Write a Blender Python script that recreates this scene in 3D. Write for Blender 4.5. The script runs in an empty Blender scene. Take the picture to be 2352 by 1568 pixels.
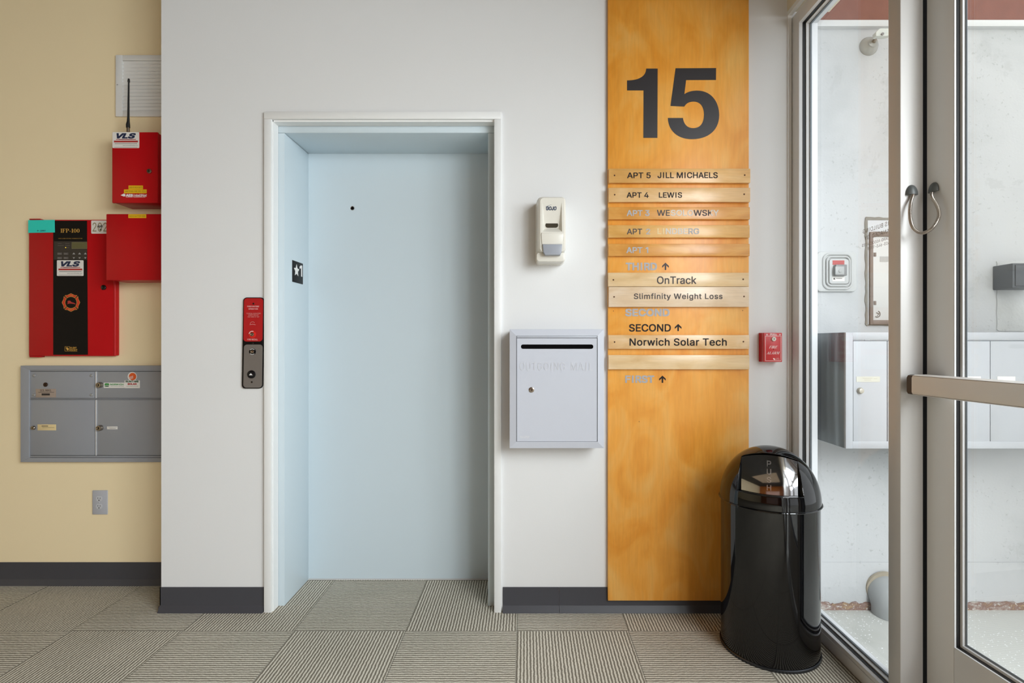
import bpy, bmesh, math, random, os
import numpy as np
from mathutils import Vector, Matrix
from mathutils.geometry import delaunay_2d_cdt
R = math.radians
random.seed(7)
C = bpy.context.scene.collection
scn = bpy.context.scene

# ------------------------------------------------------------------ camera, world, lights, exposure
F, CX, CY = 1200.0, 1207.0, 787.0          # focal length and vanishing point of the photo, 2352 x 1568
CAM_Y, CAM_Z = -2.338, 1.2
cd = bpy.data.cameras.new('camera'); cam = bpy.data.objects.new('camera', cd); C.objects.link(cam)
cd.sensor_fit = 'HORIZONTAL'; cd.sensor_width = 36.0; cd.lens = F / 2352 * 36.0
cd.shift_x = -(CX - 1176) / 2352; cd.shift_y = (CY - 784) / 2352
cd.clip_start = 0.02; cd.clip_end = 100
cam.location = (0, CAM_Y, CAM_Z); cam.rotation_euler = (R(90), 0, 0)
scn.camera = cam

w = bpy.data.worlds.new('overcast_sky'); scn.world = w; w.use_nodes = True
bgn = w.node_tree.nodes['Background']
bgn.inputs[0].default_value = (0.93, 0.96, 1.0, 1); bgn.inputs[1].default_value = 1.85

def area(name, loc, rot, sx, sy, power, col):
    l = bpy.data.lights.new(name, 'AREA'); l.shape = 'RECTANGLE'; l.size = sx; l.size_y = sy
    l.energy = power; l.color = col
    o = bpy.data.objects.new(name, l); C.objects.link(o); o.location = loc; o.rotation_euler = rot
    return o
# overcast daylight from the open side of the street, slanting down through the glazed front
area('daylight_front_glazing', (1.8, -3.9, 2.6), (0, R(72), R(2)), 2.2, 4.2, 650, (0.91, 0.96, 1.0))
# the lobby's warm ceiling lamps
area('ceiling_lamps', (-0.9, -3.6, 3.3), (0, 0, 0), 3.2, 2.6, 9, (1.0, 0.72, 0.44))
# added soft frontal fill, in front of the solid rear wall
area('rear_fill', (-1.6, -7.8, 1.0), (R(90), 0, 0), 3.6, 1.6, 4, (0.94, 0.97, 1.0))

vs = scn.view_settings
scn.display_settings.display_device = 'sRGB'
vs.view_transform = 'Standard'; vs.look = 'None'; vs.gamma = 1.0; vs.use_curve_mapping = False
vs.exposure = -0.20

# ------------------------------------------------------------------ helpers
def X(px, y): return (px - CX) * (y - CAM_Y) / F          # picture column -> x on a plane at depth y
def Z(py, y): return CAM_Z - (py - CY) * (y - CAM_Y) / F  # picture row -> height on that plane

def lin(c):
    return tuple(((v / 255) / 12.92 if v / 255 <= 0.04045 else ((v / 255 + 0.055) / 1.055) ** 2.4) for v in c) + (1.0,)

MATS = {}
def mat(name, col, rough=0.5, metal=0.0, var=0.0, vscale=6.0, bump=0.0, bscale=200.0, coat=0.0, spec=0.5):
    if name in MATS: return MATS[name]
    m = bpy.data.materials.new(name); m.use_nodes = True; nt = m.node_tree
    b = nt.nodes['Principled BSDF']
    b.inputs['Base Color'].default_value = lin(col); b.inputs['Roughness'].default_value = rough
    b.inputs['Metallic'].default_value = metal; b.inputs['Coat Weight'].default_value = coat
    b.inputs['Specular IOR Level'].default_value = spec
    tc = nt.nodes.new('ShaderNodeTexCoord')
    if var > 0:
        n = nt.nodes.new('ShaderNodeTexNoise'); n.inputs['Scale'].default_value = vscale; n.inputs['Detail'].default_value = 5
        nt.links.new(tc.outputs['Object'], n.inputs['Vector'])
        mx = nt.nodes.new('ShaderNodeMix'); mx.data_type = 'RGBA'
        c = lin(col)
        mx.inputs['A'].default_value = tuple(v * (1 - var) for v in c[:3]) + (1,)
        mx.inputs['B'].default_value = tuple(min(1, v * (1 + var)) for v in c[:3]) + (1,)
        nt.links.new(n.outputs['Fac'], mx.inputs['Factor']); nt.links.new(mx.outputs['Result'], b.inputs['Base Color'])
    if bump > 0:
        n2 = nt.nodes.new('ShaderNodeTexNoise'); n2.inputs['Scale'].default_value = bscale; n2.inputs['Detail'].default_value = 3
        nt.links.new(tc.outputs['Object'], n2.inputs['Vector'])
        bp = nt.nodes.new('ShaderNodeBump'); bp.inputs['Strength'].default_value = bump; bp.inputs['Distance'].default_value = 0.002
        nt.links.new(n2.outputs['Fac'], bp.inputs['Height']); nt.links.new(bp.outputs['Normal'], b.inputs['Normal'])
    MATS[name] = m
    return m

class N:
    """tiny node-graph helper"""
    def __init__(s, name):
        s.m = bpy.data.materials.new(name); s.m.use_nodes = True; s.t = s.m.node_tree; s.b = s.t.nodes['Principled BSDF']
    def new(s, typ, **kw):
        n = s.t.nodes.new(typ)
        for k, v in kw.items():
            if hasattr(n, k): setattr(n, k, v)
        return n
    def val(s, sock, v):
        if isinstance(v, (int, float)): sock.default_value = v
        else: s.t.links.new(v, sock)
    def math(s, op, a, b=0.0, c=0.0):
        n = s.t.nodes.new('ShaderNodeMath'); n.operation = op
        s.val(n.inputs[0], a); s.val(n.inputs[1], b); s.val(n.inputs[2], c)
        return n.outputs[0]
    def mix(s, f, a, b):
        n = s.t.nodes.new('ShaderNodeMix'); n.data_type = 'RGBA'; s.val(n.inputs['Factor'], f)
        for k, v in (('A', a), ('B', b)):
            if isinstance(v, tuple): n.inputs[k].default_value = v
            else: s.t.links.new(v, n.inputs[k])
        return n.outputs['Result']
    def noise(s, vec, scale, detail=4, rough=0.5, dist=0.0, out='Fac'):
        n = s.t.nodes.new('ShaderNodeTexNoise'); n.inputs['Scale'].default_value = scale; n.inputs['Detail'].default_value = detail
        n.inputs['Roughness'].default_value = rough; n.inputs['Distortion'].default_value = dist
        s.t.links.new(vec, n.inputs['Vector']); return n.outputs[out]
    def mapping(s, vec, scale=(1, 1, 1), loc=(0, 0, 0)):
        n = s.t.nodes.new('ShaderNodeMapping'); n.inputs['Scale'].default_value = scale; n.inputs['Location'].default_value = loc
        s.t.links.new(vec, n.inputs['Vector']); return n.outputs[0]
    def ramp(s, f, stops):
        n = s.t.nodes.new('ShaderNodeValToRGB'); s.t.links.new(f, n.inputs['Fac'])
        e = n.color_ramp.elements
        e[0].position, e[0].color = stops[0]; e[1].position, e[1].color = stops[-1]
        for p, c in stops[1:-1]:
            x = e.new(p); x.color = c
        return n.outputs['Color']
    def obj(s): return s.t.nodes.new('ShaderNodeTexCoord').outputs['Object']
    def bump(s, h, strength, dist):
        n = s.t.nodes.new('ShaderNodeBump'); n.inputs['Strength'].default_value = strength; n.inputs['Distance'].default_value = dist
        s.t.links.new(h, n.inputs['Height']); s.t.links.new(n.outputs[0], s.b.inputs['Normal'])

class MB:
    def __init__(s): s.bm = bmesh.new()
    def _sm(s, faces, smooth, mi=0):
        for f in faces: f.smooth = smooth; f.material_index = mi
    def box(s, x0, x1, y0, y1, z0, z1, b=0.0, seg=2, mi=0):
        n0 = set(s.bm.faces)
        r = bmesh.ops.create_cube(s.bm, size=1.0)
        vs_ = r['verts']
        for v in vs_:
            v.co = Vector(((x0 + x1) / 2 + v.co.x * abs(x1 - x0), (y0 + y1) / 2 + v.co.y * abs(y1 - y0), (z0 + z1) / 2 + v.co.z * abs(z1 - z0)))
        if b > 0:
            ed = list({e for v in vs_ for e in v.link_edges})
            bmesh.ops.bevel(s.bm, geom=ed, offset=b, segments=seg, profile=0.5, affect='EDGES')
        for f in s.bm.faces:
            if f not in n0: f.material_index = mi; f.smooth = b > 0
        return s
    def prism(s, pts, d0, d1, plane='xz', b=0.0, mi=0, smooth=False):
        """outline (2-D) extruded between d0 and d1 along the third axis"""
        def P(u, v, d):
            return {'xz': (u, d, v), 'yz': (d, u, v), 'xy': (u, v, d)}[plane]
        n0 = set(s.bm.faces)
        a = [s.bm.verts.new(P(u, v, d0)) for u, v in pts]; c = [s.bm.verts.new(P(u, v, d1)) for u, v in pts]
        n = len(pts); fs = [s.bm.faces.new(a), s.bm.faces.new(c)]
        top_edges = list(fs[0].edges)
        for i in range(n):
            j = (i + 1) % n; fs.append(s.bm.faces.new((a[i], a[j], c[j], c[i])))
        bmesh.ops.recalc_face_normals(s.bm, faces=fs)
        if b > 0: bmesh.ops.bevel(s.bm, geom=top_edges, offset=b, segments=3, profile=0.5, affect='EDGES')
        for f in s.bm.faces:
            if f not in n0: f.material_index = mi; f.smooth = smooth or b > 0
        return s
    def poly(s, pts3, mi=0, smooth=False):
        f = s.bm.faces.new([s.bm.verts.new(p) for p in pts3]); f.material_index = mi; f.smooth = smooth
        return s
    def cyl(s, c, r, axis, h, seg=32, r2=None, mi=0, b=0.0):
        """cylinder starting at c, running h along axis"""
        n0 = set(s.bm.faces)
        q = bmesh.ops.create_cone(s.bm, cap_ends=True, segments=seg, radius1=r, radius2=r if r2 is None else r2, depth=1.0)
        ax = Vector(axis).normalized(); rot = Vector((0, 0, 1)).rotation_difference(ax).to_matrix()
        for v in q['verts']:
            p = Vector((v.co.x, v.co.y, (v.co.z + 0.5) * h)); v.co = rot @ p + Vector(c)
        if b > 0:
            es = [e for e in {e for v in q['verts'] for e in v.link_edges} if any(len(f.verts) > 4 for f in e.link_faces)]
            bmesh.ops.bevel(s.bm, geom=es, offset=b, segments=2, profile=0.5, affect='EDGES')
        for f in s.bm.faces:
            if f not in n0: f.material_index = mi; f.smooth = True
        return s
    def lathe(s, prof, c, axis=(0, 0, 1), seg=64, mi=0, closed=False):
        ax = Vector(axis).normalized(); rot = Vector((0, 0, 1)).rotation_difference(ax).to_matrix()
        rings = []
        for r, h in prof:
            if r < 1e-6: rings.append([s.bm.verts.new(rot @ Vector((0, 0, h)) + Vector(c))])
            else: rings.append([s.bm.verts.new(rot @ Vector((r * math.cos(2 * math.pi * i / seg), r * math.sin(2 * math.pi * i / seg), h)) + Vector(c)) for i in range(seg)])
        fs = []
        for a, b_ in zip(rings, rings[1:]):
            for i in range(seg):
                j = (i + 1) % seg
                if len(a) == 1 and len(b_) == 1: continue
                if len(a) == 1: fs.append(s.bm.faces.new((a[0], b_[j], b_[i])))
                elif len(b_) == 1: fs.append(s.bm.faces.new((a[i], a[j], b_[0])))
                else: fs.append(s.bm.faces.new((a[i], a[j], b_[j], b_[i])))
        s._sm(fs, True, mi); bmesh.ops.recalc_face_normals(s.bm, faces=fs)
        return s
    def tube(s, pts, r, seg=12, rf=None, mi=0):
        pts = [Vector(p) for p in pts]; rings = []; up = None
        for i, p in enumerate(pts):
            t = (pts[min(i + 1, len(pts) - 1)] - pts[max(i - 1, 0)]).normalized()
            if up is None:
                up = Vector((0, 0, 1)) if abs(t.z) < 0.9 else Vector((1, 0, 0))
            up = (up - t * up.dot(t)).normalized(); bi = t.cross(up)
            rr = r if rf is None else rf(i)
            rings.append([s.bm.verts.new(p + (up * math.cos(2 * math.pi * k / seg) + bi * math.sin(2 * math.pi * k / seg)) * rr) for k in range(seg)])
        fs = [s.bm.faces.new(rings[0]), s.bm.faces.new(list(reversed(rings[-1])))]
        for a, b_ in zip(rings, rings[1:]):
            for k in range(seg): fs.append(s.bm.faces.new((a[k], a[(k + 1) % seg], b_[(k + 1) % seg], b_[k])))
        s._sm(fs, True, mi); bmesh.ops.recalc_face_normals(s.bm, faces=fs)
        return s
    def mesh_from(s, me, fn, mi=0):
        vv = [s.bm.verts.new(fn(v)) for v in me[0]]
        for p in me[1]:
            try: f = s.bm.faces.new([vv[i] for i in p]); f.material_index = mi
            except ValueError: pass
        return s
    def build(s, name, mats, parent=None, local=False, sharp=32):
        if not isinstance(mats, (list, tuple)): mats = [mats]
        me = bpy.data.meshes.new(name)
        if parent is not None: off = Vector((0, 0, 0)) if local or parent.get('_local') else ORIG[parent.name]
        else:
            co = [v.co for v in s.bm.verts]
            off = Vector(((min(c.x for c in co) + max(c.x for c in co)) / 2, (min(c.y for c in co) + max(c.y for c in co)) / 2, min(c.z for c in co)))
            if local: off = Vector((0, 0, 0))
        for v in s.bm.verts: v.co -= off
        s.bm.to_mesh(me); s.bm.free()
        for m in mats: me.materials.append(m)
        me.set_sharp_from_angle(angle=R(sharp))
        o = bpy.data.objects.new(name, me); C.objects.link(o)
        if parent is not None: o.parent = parent; ORIG[o.name] = ORIG.get(parent.name, Vector((0, 0, 0)))
        else: o.location = off; ORIG[o.name] = off
        if parent is not None and (local or parent.get('_local')): LOCAL.add(o.name)
        return o
ORIG, LOCAL = {}, set()

def tag(o, label=None, cat=None, group=None, kind=None):
    if label: o['label'] = label
    if cat: o['category'] = cat
    if group: o['group'] = group
    if kind: o['kind'] = kind
    return o
def thing(name, loc, label, cat, group=None, kind=None, rz=0.0):
    o = bpy.data.objects.new(name, None); C.objects.link(o); o.location = loc; o.rotation_euler = (0, 0, rz)
    o.empty_display_size = 0.05
    ORIG[o.name] = Vector(loc)
    return tag(o, label, cat, group, kind)

def rrect(x0, x1, z0, z1, r, n=6):
    pts = []
    for cx_, cz_, a0 in ((x1 - r, z1 - r, 0), (x0 + r, z1 - r, 90), (x0 + r, z0 + r, 180), (x1 - r, z0 + r, 270)):
        for k in range(n + 1):
            a = R(a0 + 90 * k / n); pts.append((cx_ + r * math.cos(a), cz_ + r * math.sin(a)))
    return pts
def bez(p0, c1, c2, p1, n=14):
    out = []
    for k in range(1, n + 1):
        t = k / n; a, b, c, d = (1 - t) ** 3, 3 * t * (1 - t) ** 2, 3 * t * t * (1 - t), t ** 3
        out.append((a * p0[0] + b * c1[0] + c * c2[0] + d * p1[0], a * p0[1] + b * c1[1] + c * c2[1] + d * p1[1]))
    return out

# ---- lettering
FONT = None
try:
    FONT = bpy.data.fonts.load(os.path.join(bpy.utils.system_resource('DATAFILES'), 'fonts', 'Inter.woff2'))
except Exception:
    FONT = None
TEXTS = {}
def text_mesh(s_, bold=0.0, shear=0.0, space=1.0):
    """lettering as triangles: the outlines are filled by winding number, so overlapping contours stay solid"""
    if (s_, shear, space) in TEXTS: return TEXTS[(s_, shear, space)]
    c = bpy.data.curves.new('t', 'FONT'); c.body = s_
    if FONT: c.font = FONT
    c.size = 1.0; c.space_character = space
    o = bpy.data.objects.new('t', c); C.objects.link(o)
    bpy.context.view_layer.update()
    cu = o.to_curve(bpy.context.evaluated_depsgraph_get())
    pts, segs = [], []
    for sp in cu.splines:
        loop = []
        n = len(sp.bezier_points)
        for a in range(n):
            p, q = sp.bezier_points[a], sp.bezier_points[(a + 1) % n]
            straight = (p.handle_right - p.co).length < 1e-5 and (q.handle_left - q.co).length < 1e-5
            K = 1 if straight else 4
            for k in range(K):
                t = k / K
                loop.append((p.co * (1 - t) ** 3 + p.handle_right * 3 * t * (1 - t) ** 2 + q.handle_left * 3 * t * t * (1 - t) + q.co * t ** 3).to_2d())
        cs_ = [p.co for p in sp.bezier_points]; xs_ = [p.x for p in cs_]; ys_ = [p.y for p in cs_]; w_, h_ = max(xs_) - min(xs_), max(ys_) - min(ys_)
        if len(cs_) == 4 and abs(w_ - 0.315) < 0.004 and abs(h_ - 0.055) < 0.004 and min(ys_) < 0.01: continue      # a 1 without its foot
        if len(cs_) == 12 and abs(w_ - 0.238) < 0.004 and abs(h_ - 0.509) < 0.004:                                    # an I without slabs
            c_ = (max(xs_) + min(xs_)) / 2; loop = [Vector(q) for q in ((c_ - 0.033, 0.0), (c_ - 0.033, 0.509), (c_ + 0.033, 0.509), (c_ + 0.033, 0.0))]
        loop = [Vector((p.x + shear * p.y, p.y)) for p in loop]
        b0_ = len(pts); pts += loop
        segs += [(b0_ + k, b0_ + (k + 1) % len(loop)) for k in range(len(loop))]
    o.to_curve_clear(); bpy.data.objects.remove(o); bpy.data.curves.remove(c)
    A = np.array([tuple(pts[a]) for a, b in segs]); B = np.array([tuple(pts[b]) for a, b in segs])
    vs2, _, fs2 = delaunay_2d_cdt(pts, segs, [], 0, 1e-6)[:3]
    tri = np.array([[tuple(vs2[i]) for i in f] for f in fs2 if len(f) == 3]); idx = [f for f in fs2 if len(f) == 3]
    cen = tri.mean(axis=1)
    wn = np.zeros(len(cen), int)
    for a, b in zip(A, B):
        cr = (b[0] - a[0]) * (cen[:, 1] - a[1]) - (cen[:, 0] - a[0]) * (b[1] - a[1])
        wn += ((a[1] <= cen[:, 1]) & (b[1] > cen[:, 1]) & (cr > 0)).astype(int) - ((a[1] > cen[:, 1]) & (b[1] <= cen[:, 1]) & (cr < 0)).astype(int)
    faces = []
    for f, k in zip(idx, wn):
        if k != 0:
            p0, p1, p2 = (vs2[i] for i in f)
            faces.append(f if (p1 - p0).cross(p2 - p0) > 0 else f[::-1])
    used = sorted({i for f in faces for i in f}); rm = {v: k for k, v in enumerate(used)}
    TEXTS[(s_, shear, space)] = ([vs2[i] for i in used], [[rm[i] for i in f] for f in faces])
    return TEXTS[(s_, shear, space)]
def fit(mb, s_, u0, u1, v0, v1, place, bold=0.012, shear=0.0, space=1.0, mi=0, by_x=None):
    """lettering whose outline fills the box u0..u1, v0..v1; place(u, v) -> point"""
    me = text_mesh(s_, bold, shear, space)
    xs = [v.x for v in me[0]]; ys = [v.y for v in me[0]]
    ax, bx, ay, by = min(xs), max(xs), min(ys), max(ys)
    k0 = len(mb.bm.faces)
    b = max(0.0, bold); ax -= b; bx += b; ay -= b; by += b
    for k, (ox, oy) in enumerate(((0, 0),) if b == 0 else ((-b, -b), (b, -b), (-b, b), (b, b), (0, 0)) if b < 0.025 else [(b * i / 2, b * j / 2) for i in (-2, -1, 0, 1, 2) for j in (-2, 0, 2)]):   # heavier weights: the outline laid down again a hair aside
        def fn(co):
            u, v = u0 + (co.x + ox - ax) / (bx - ax) * (u1 - u0), v0 + (co.y + oy - ay) / (by - ay) * (v1 - v0)
            p = Vector(place(u, v)); nrm = (Vector(place(u + 1e-3, v)) - p).cross(Vector(place(u, v + 1e-3)) - p)
            return p + nrm.normalized() * (k * 4e-5)
        mb.mesh_from(me, fn, mi)
    if by_x:
        mb.bm.faces.ensure_lookup_table()
        for f in mb.bm.faces[k0:]:
            c = f.calc_center_median().x
            t = (c - u0) / (u1 - u0)
            for lim, m_ in by_x:
                if t <= lim: f.material_index = m_; break
    return mb
def onwall(y): return lambda u, v: (u, y, v)
def pfit(mb, s_, px0, py0, px1, py1, y, **kw):
    """the same from picture coordinates on a plane facing the room at depth y"""
    return fit(mb, s_, X(px0, y), X(px1, y), Z(py1, y), Z(py0, y), onwall(y), **kw)
def ppoly(mb, pts, y, mi=0):
    return mb.poly([(X(a, y), y, Z(b, y)) for a, b in reversed(pts)], mi)

SERIF = {}
def _stem(x, w=0.16, s=0.08, t=0.06, top=1.0):
    return [[(x, 0), (x + w, 0), (x + w, top), (x, top)], [(x - s, 0), (x + w + s, 0), (x + w + s, t), (x - s, t)], [(x - s, top - t), (x + w + s, top - t), (x + w + s, top), (x - s, top)]]
def _ring(cx_, cz_, ro, zo, ri, zi, a0, a1, n=12):
    out = []
    for k in range(n):
        a, b = R(a0 + (a1 - a0) * k / n), R(a0 + (a1 - a0) * (k + 1) / n)
        out.append([(cx_ + ri * math.cos(a), cz_ + zi * math.sin(a)), (cx_ + ro * math.cos(a), cz_ + zo * math.sin(a)), (cx_ + ro * math.cos(b), cz_ + zo * math.sin(b)), (cx_ + ri * math.cos(b), cz_ + zi * math.sin(b))])
    return out
SERIF['I'] = (0.36, _stem(0.1))
SERIF['F'] = (0.68, _stem(0.1) + [[(0.1, .94), (.62, .94), (.62, 1), (.1, 1)], [(.56, .76), (.62, .76), (.62, 1), (.54, 1)], [(.2, .49), (.48, .49), (.48, .55), (.2, .55)], [(.44, .4), (.48, .4), (.48, .64), (.44, .64)]])
SERIF['E'] = (0.72, SERIF['F'][1] + [[(0.1, 0), (.66, 0), (.66, .06), (.1, .06)], [(.58, 0), (.66, 0), (.68, .25), (.63, .25)]])
SERIF['L'] = (0.66, _stem(0.1) + [[(0.1, 0), (.6, 0), (.6, .06), (.1, .06)], [(.53, 0), (.6, 0), (.63, .27), (.58, .27)]])
SERIF['P'] = (0.68, _stem(0.1) + [[(.2, .94), (.4, .94), (.4, 1), (.2, 1)], [(.2, .46), (.4, .46), (.4, .52), (.2, .52)]] + _ring(.38, .73, .27, .27, .12, .21, -90, 90))
SERIF['R'] = (0.78, SERIF['P'][1] + [[(.34, .5), (.5, .5), (.74, .03), (.56, .03)], [(.54, 0), (.8, 0), (.8, .06), (.54, .06)]])
SERIF['A'] = (0.82, [[(.08, 0), (.14, 0), (.42, 1), (.36, 1)], [(.54, 0), (.72, 0), (.46, 1), (.34, 1)], [(.2, .3), (.58, .3), (.58, .36), (.2, .36)], [(0, 0), (.24, 0), (.24, .06), (0, .06)], [(.44, 0), (.82, 0), (.82, .06), (.44, .06)]])
SERIF['M'] = (1.0, [[(.12, 0), (.18, 0), (.18, 1), (.12, 1)], [(.72, 0), (.88, 0), (.88, 1), (.72, 1)], [(.12, 1), (.3, 1), (.54, .1), (.44, .02)], [(.46, .02), (.52, .1), (.76, 1), (.7, 1)], [(.02, 0), (.28, 0), (.28, .06), (.02, .06)], [(.64, 0), (.96, 0), (.96, .06), (.64, .06)], [(.02, .94), (.28, .94), (.28, 1), (.02, 1)], [(.7, .94), (.96, .94), (.96, 1), (.7, 1)]])
SERIF['1'] = (0.5, [[(.18, 0), (.34, 0), (.34, 1), (.18, 1)], [(.06, 0), (.46, 0), (.46, .06), (.06, .06)], [(.06, .84), (.2, .84), (.34, 1), (.24, 1)]])
SERIF['0'] = (0.62, _ring(.3, .5, .27, .5, .12, .45, 0, 360, 24))
SERIF['-'] = (0.36, [[(.04, .3), (.32, .3), (.32, .4), (.04, .4)]])
def serif(mb, s_, u0, u1, v0, v1, place, slant=0.0, mi=0):
    tot = sum(SERIF[c][0] for c in s_) + slant; k = (u1 - u0) / tot; h = v1 - v0; x = 0.0
    lay = 0
    for c in s_:
        wd, polys = SERIF[c]
        for p in polys:
            lay = (lay + 1) % 13
            mb.poly([Vector(place(u0 + (x + a + slant * b) * k, v0 + b * h)) - Vector((0, lay * 4e-5, 0)) for a, b in p], mi)
        x += wd
    return mb

# ------------------------------------------------------------------ materials
WHITE = mat('white_wall_paint', (228, 228, 228), 0.55, var=0.012, vscale=3, bump=0.08, bscale=120)
TRIMW = mat('white_trim_paint', (236, 236, 235), 0.35, var=0.02, vscale=20)
YELLOW = mat('tan_yellow_wall_paint', (247, 228, 188), 0.55, var=0.015, vscale=3, bump=0.08, bscale=120)
BLUE = mat('blue_grey_enamel', (203, 216, 223), 0.34, var=0.012, vscale=4)
BASEB = mat('charcoal_rubber', (66, 66, 72), 0.42, var=0.05, vscale=8)
GREY = mat('silver_grey_powder_coat', (198, 201, 211), 0.42, var=0.015, vscale=10)
GREYD = mat('silver_grey_letter_press', (205, 207, 214), 0.4)
STEEL = mat('grey_anodised_mailbox_metal', (156, 159, 166), 0.42, metal=0.15, var=0.02, vscale=10)
STEELL = mat('bright_metal_edge', (225, 225, 228), 0.3, metal=0.4)
ALU = mat('clear_anodised_aluminium', (226, 225, 224), 0.42, metal=0.1, var=0.02, vscale=5)
ALUW = mat('pale_glazing_stop', (226, 227, 229), 0.4, var=0.02, vscale=20)
GASK = mat('black_rubber_gasket', (24, 24, 26), 0.5)
SPACER = mat('grey_glass_spacer', (120, 128, 134), 0.4, metal=0.3)
RED = mat('red_enamel', (186, 14, 22), 0.38, var=0.02, vscale=9, spec=0.25)
REDP = mat('red_alarm_plastic', (206, 48, 50), 0.3)
BLACK = mat('black_printed_panel', (14, 12, 13), 0.45, spec=0.2)
DARK = mat('dark_slot', (10, 9, 10), 0.8, spec=0.05)
DKGREY = mat('dark_brown_display_panel', (48, 43, 40), 0.3)
LCD = mat('olive_display', (96, 92, 58), 0.25)
GOLD = mat('gold_print', (206, 158, 72), 0.5)
WPRINT = mat('white_print', (236, 234, 232), 0.5)
PALE = mat('grey_print', (160, 158, 156), 0.5)
CHROME = mat('chrome', (226, 226, 228), 0.08, metal=1.0)
NICKEL = mat('worn_nickel', (170, 160, 148), 0.25, metal=1.0)
SATIN = mat('satin_steel_plate', (150, 148, 146), 0.4, metal=0.7, var=0.03, vscale=30)
IVORY = mat('ivory_plastic', (226, 222, 212), 0.22)
LGREY = mat('grey_plastic', (158, 162, 172), 0.3)
GLOSSB = mat('gloss_black_enamel', (6, 6, 8), 0.05, spec=0.55)
VINYLB = mat('dark_vinyl', (44, 40, 42), 0.42)
VINYLK = mat('black_vinyl', (30, 22, 22), 0.5, spec=0.2)
VINYLG = mat('worn_grey_vinyl', (84, 76, 74), 0.5, spec=0.2)
VINYLS = mat('faded_silver_vinyl', (172, 170, 172), 0.5)
VINYLP = mat('peeled_pale_vinyl', (214, 205, 194), 0.5)
VINYLC = mat('peeled_cream_vinyl', (232, 205, 150), 0.5)
YLAB = mat('yellow_label_tape', (232, 182, 22), 0.45)
TEAL = mat('teal_sticker', (40, 214, 196), 0.5, var=0.03, vscale=80)
STICK = mat('white_sticker', (232, 228, 222), 0.4)
CREAM = mat('cream_label', (226, 203, 152), 0.5)
NAVY = mat('navy_print', (32, 42, 74), 0.5)
REDINK = mat('red_print', (178, 48, 44), 0.5)
ORANGE = mat('orange_print', (222, 92, 36), 0.5)
GREEN = mat('green_print', (64, 146, 70), 0.5)
OUTCONC = None

def wood(name, base, dark, light, grain, seed, rough=0.3):
    n = N(name); o = n.obj()
    st = (14, 14, 1.2) if grain == 'z' else (1.6, 14, 22)
    v = n.mapping(o, st, (seed, seed * 1.7, seed * 0.6))
    g = n.noise(v, 6.0, 6, 0.55, 0.6)
    v2 = n.mapping(o, (3.2, 3, 2.0) if grain == 'z' else (3.0, 3, 6.0), (seed * 2.1, 0, seed))
    f = n.noise(v2, 1.7, 3, 0.5, 1.3)
    c1 = n.ramp(f, [(0.28, lin(dark)), (0.5, lin(base)), (0.74, lin(light))])
    fine = n.ramp(g, [(0.3, (0.86, 0.84, 0.82, 1)), (0.7, (1.06, 1.06, 1.06, 1))])
    mm = n.new('ShaderNodeMix'); mm.data_type = 'RGBA'; mm.blend_type = 'MULTIPLY'; mm.inputs['Factor'].default_value = 0.55
    n.t.links.new(c1, mm.inputs['A']); n.t.links.new(fine, mm.inputs['B'])
    n.t.links.new(mm.outputs['Result'], n.b.inputs['Base Color'])
    n.b.inputs['Roughness'].default_value = rough; n.b.inputs['Coat Weight'].default_value = 0.15
    n.b.inputs['Coat Roughness'].default_value = 0.25
    return n.m
BOARD = wood('varnished_birch_board', (242, 168, 68), (233, 152, 48), (246, 188, 100), 'z', 3.1, 0.40)
PLANK = [wood('plank_wood_%s' % k, b, d, l, 'x', s) for k, b, d, l, s in (
    ('honey', (226, 176, 106), (214, 160, 88), (236, 192, 128), 1.0),
    ('pale_honey', (226, 182, 124), (214, 166, 104), (236, 198, 146), 2.3),
    ('amber', (222, 158, 78), (208, 142, 62), (234, 178, 100), 3.7),
    ('soft_amber', (226, 174, 98), (216, 160, 82), (236, 190, 122), 5.2),
    ('cream', (232, 200, 152), (222, 184, 132), (240, 212, 172), 6.4),
    ('birch', (230, 204, 172), (222, 192, 156), (238, 216, 190), 7.9),
    ('streaky', (230, 192, 140), (214, 166, 110), (240, 210, 172), 9.1))]

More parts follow.
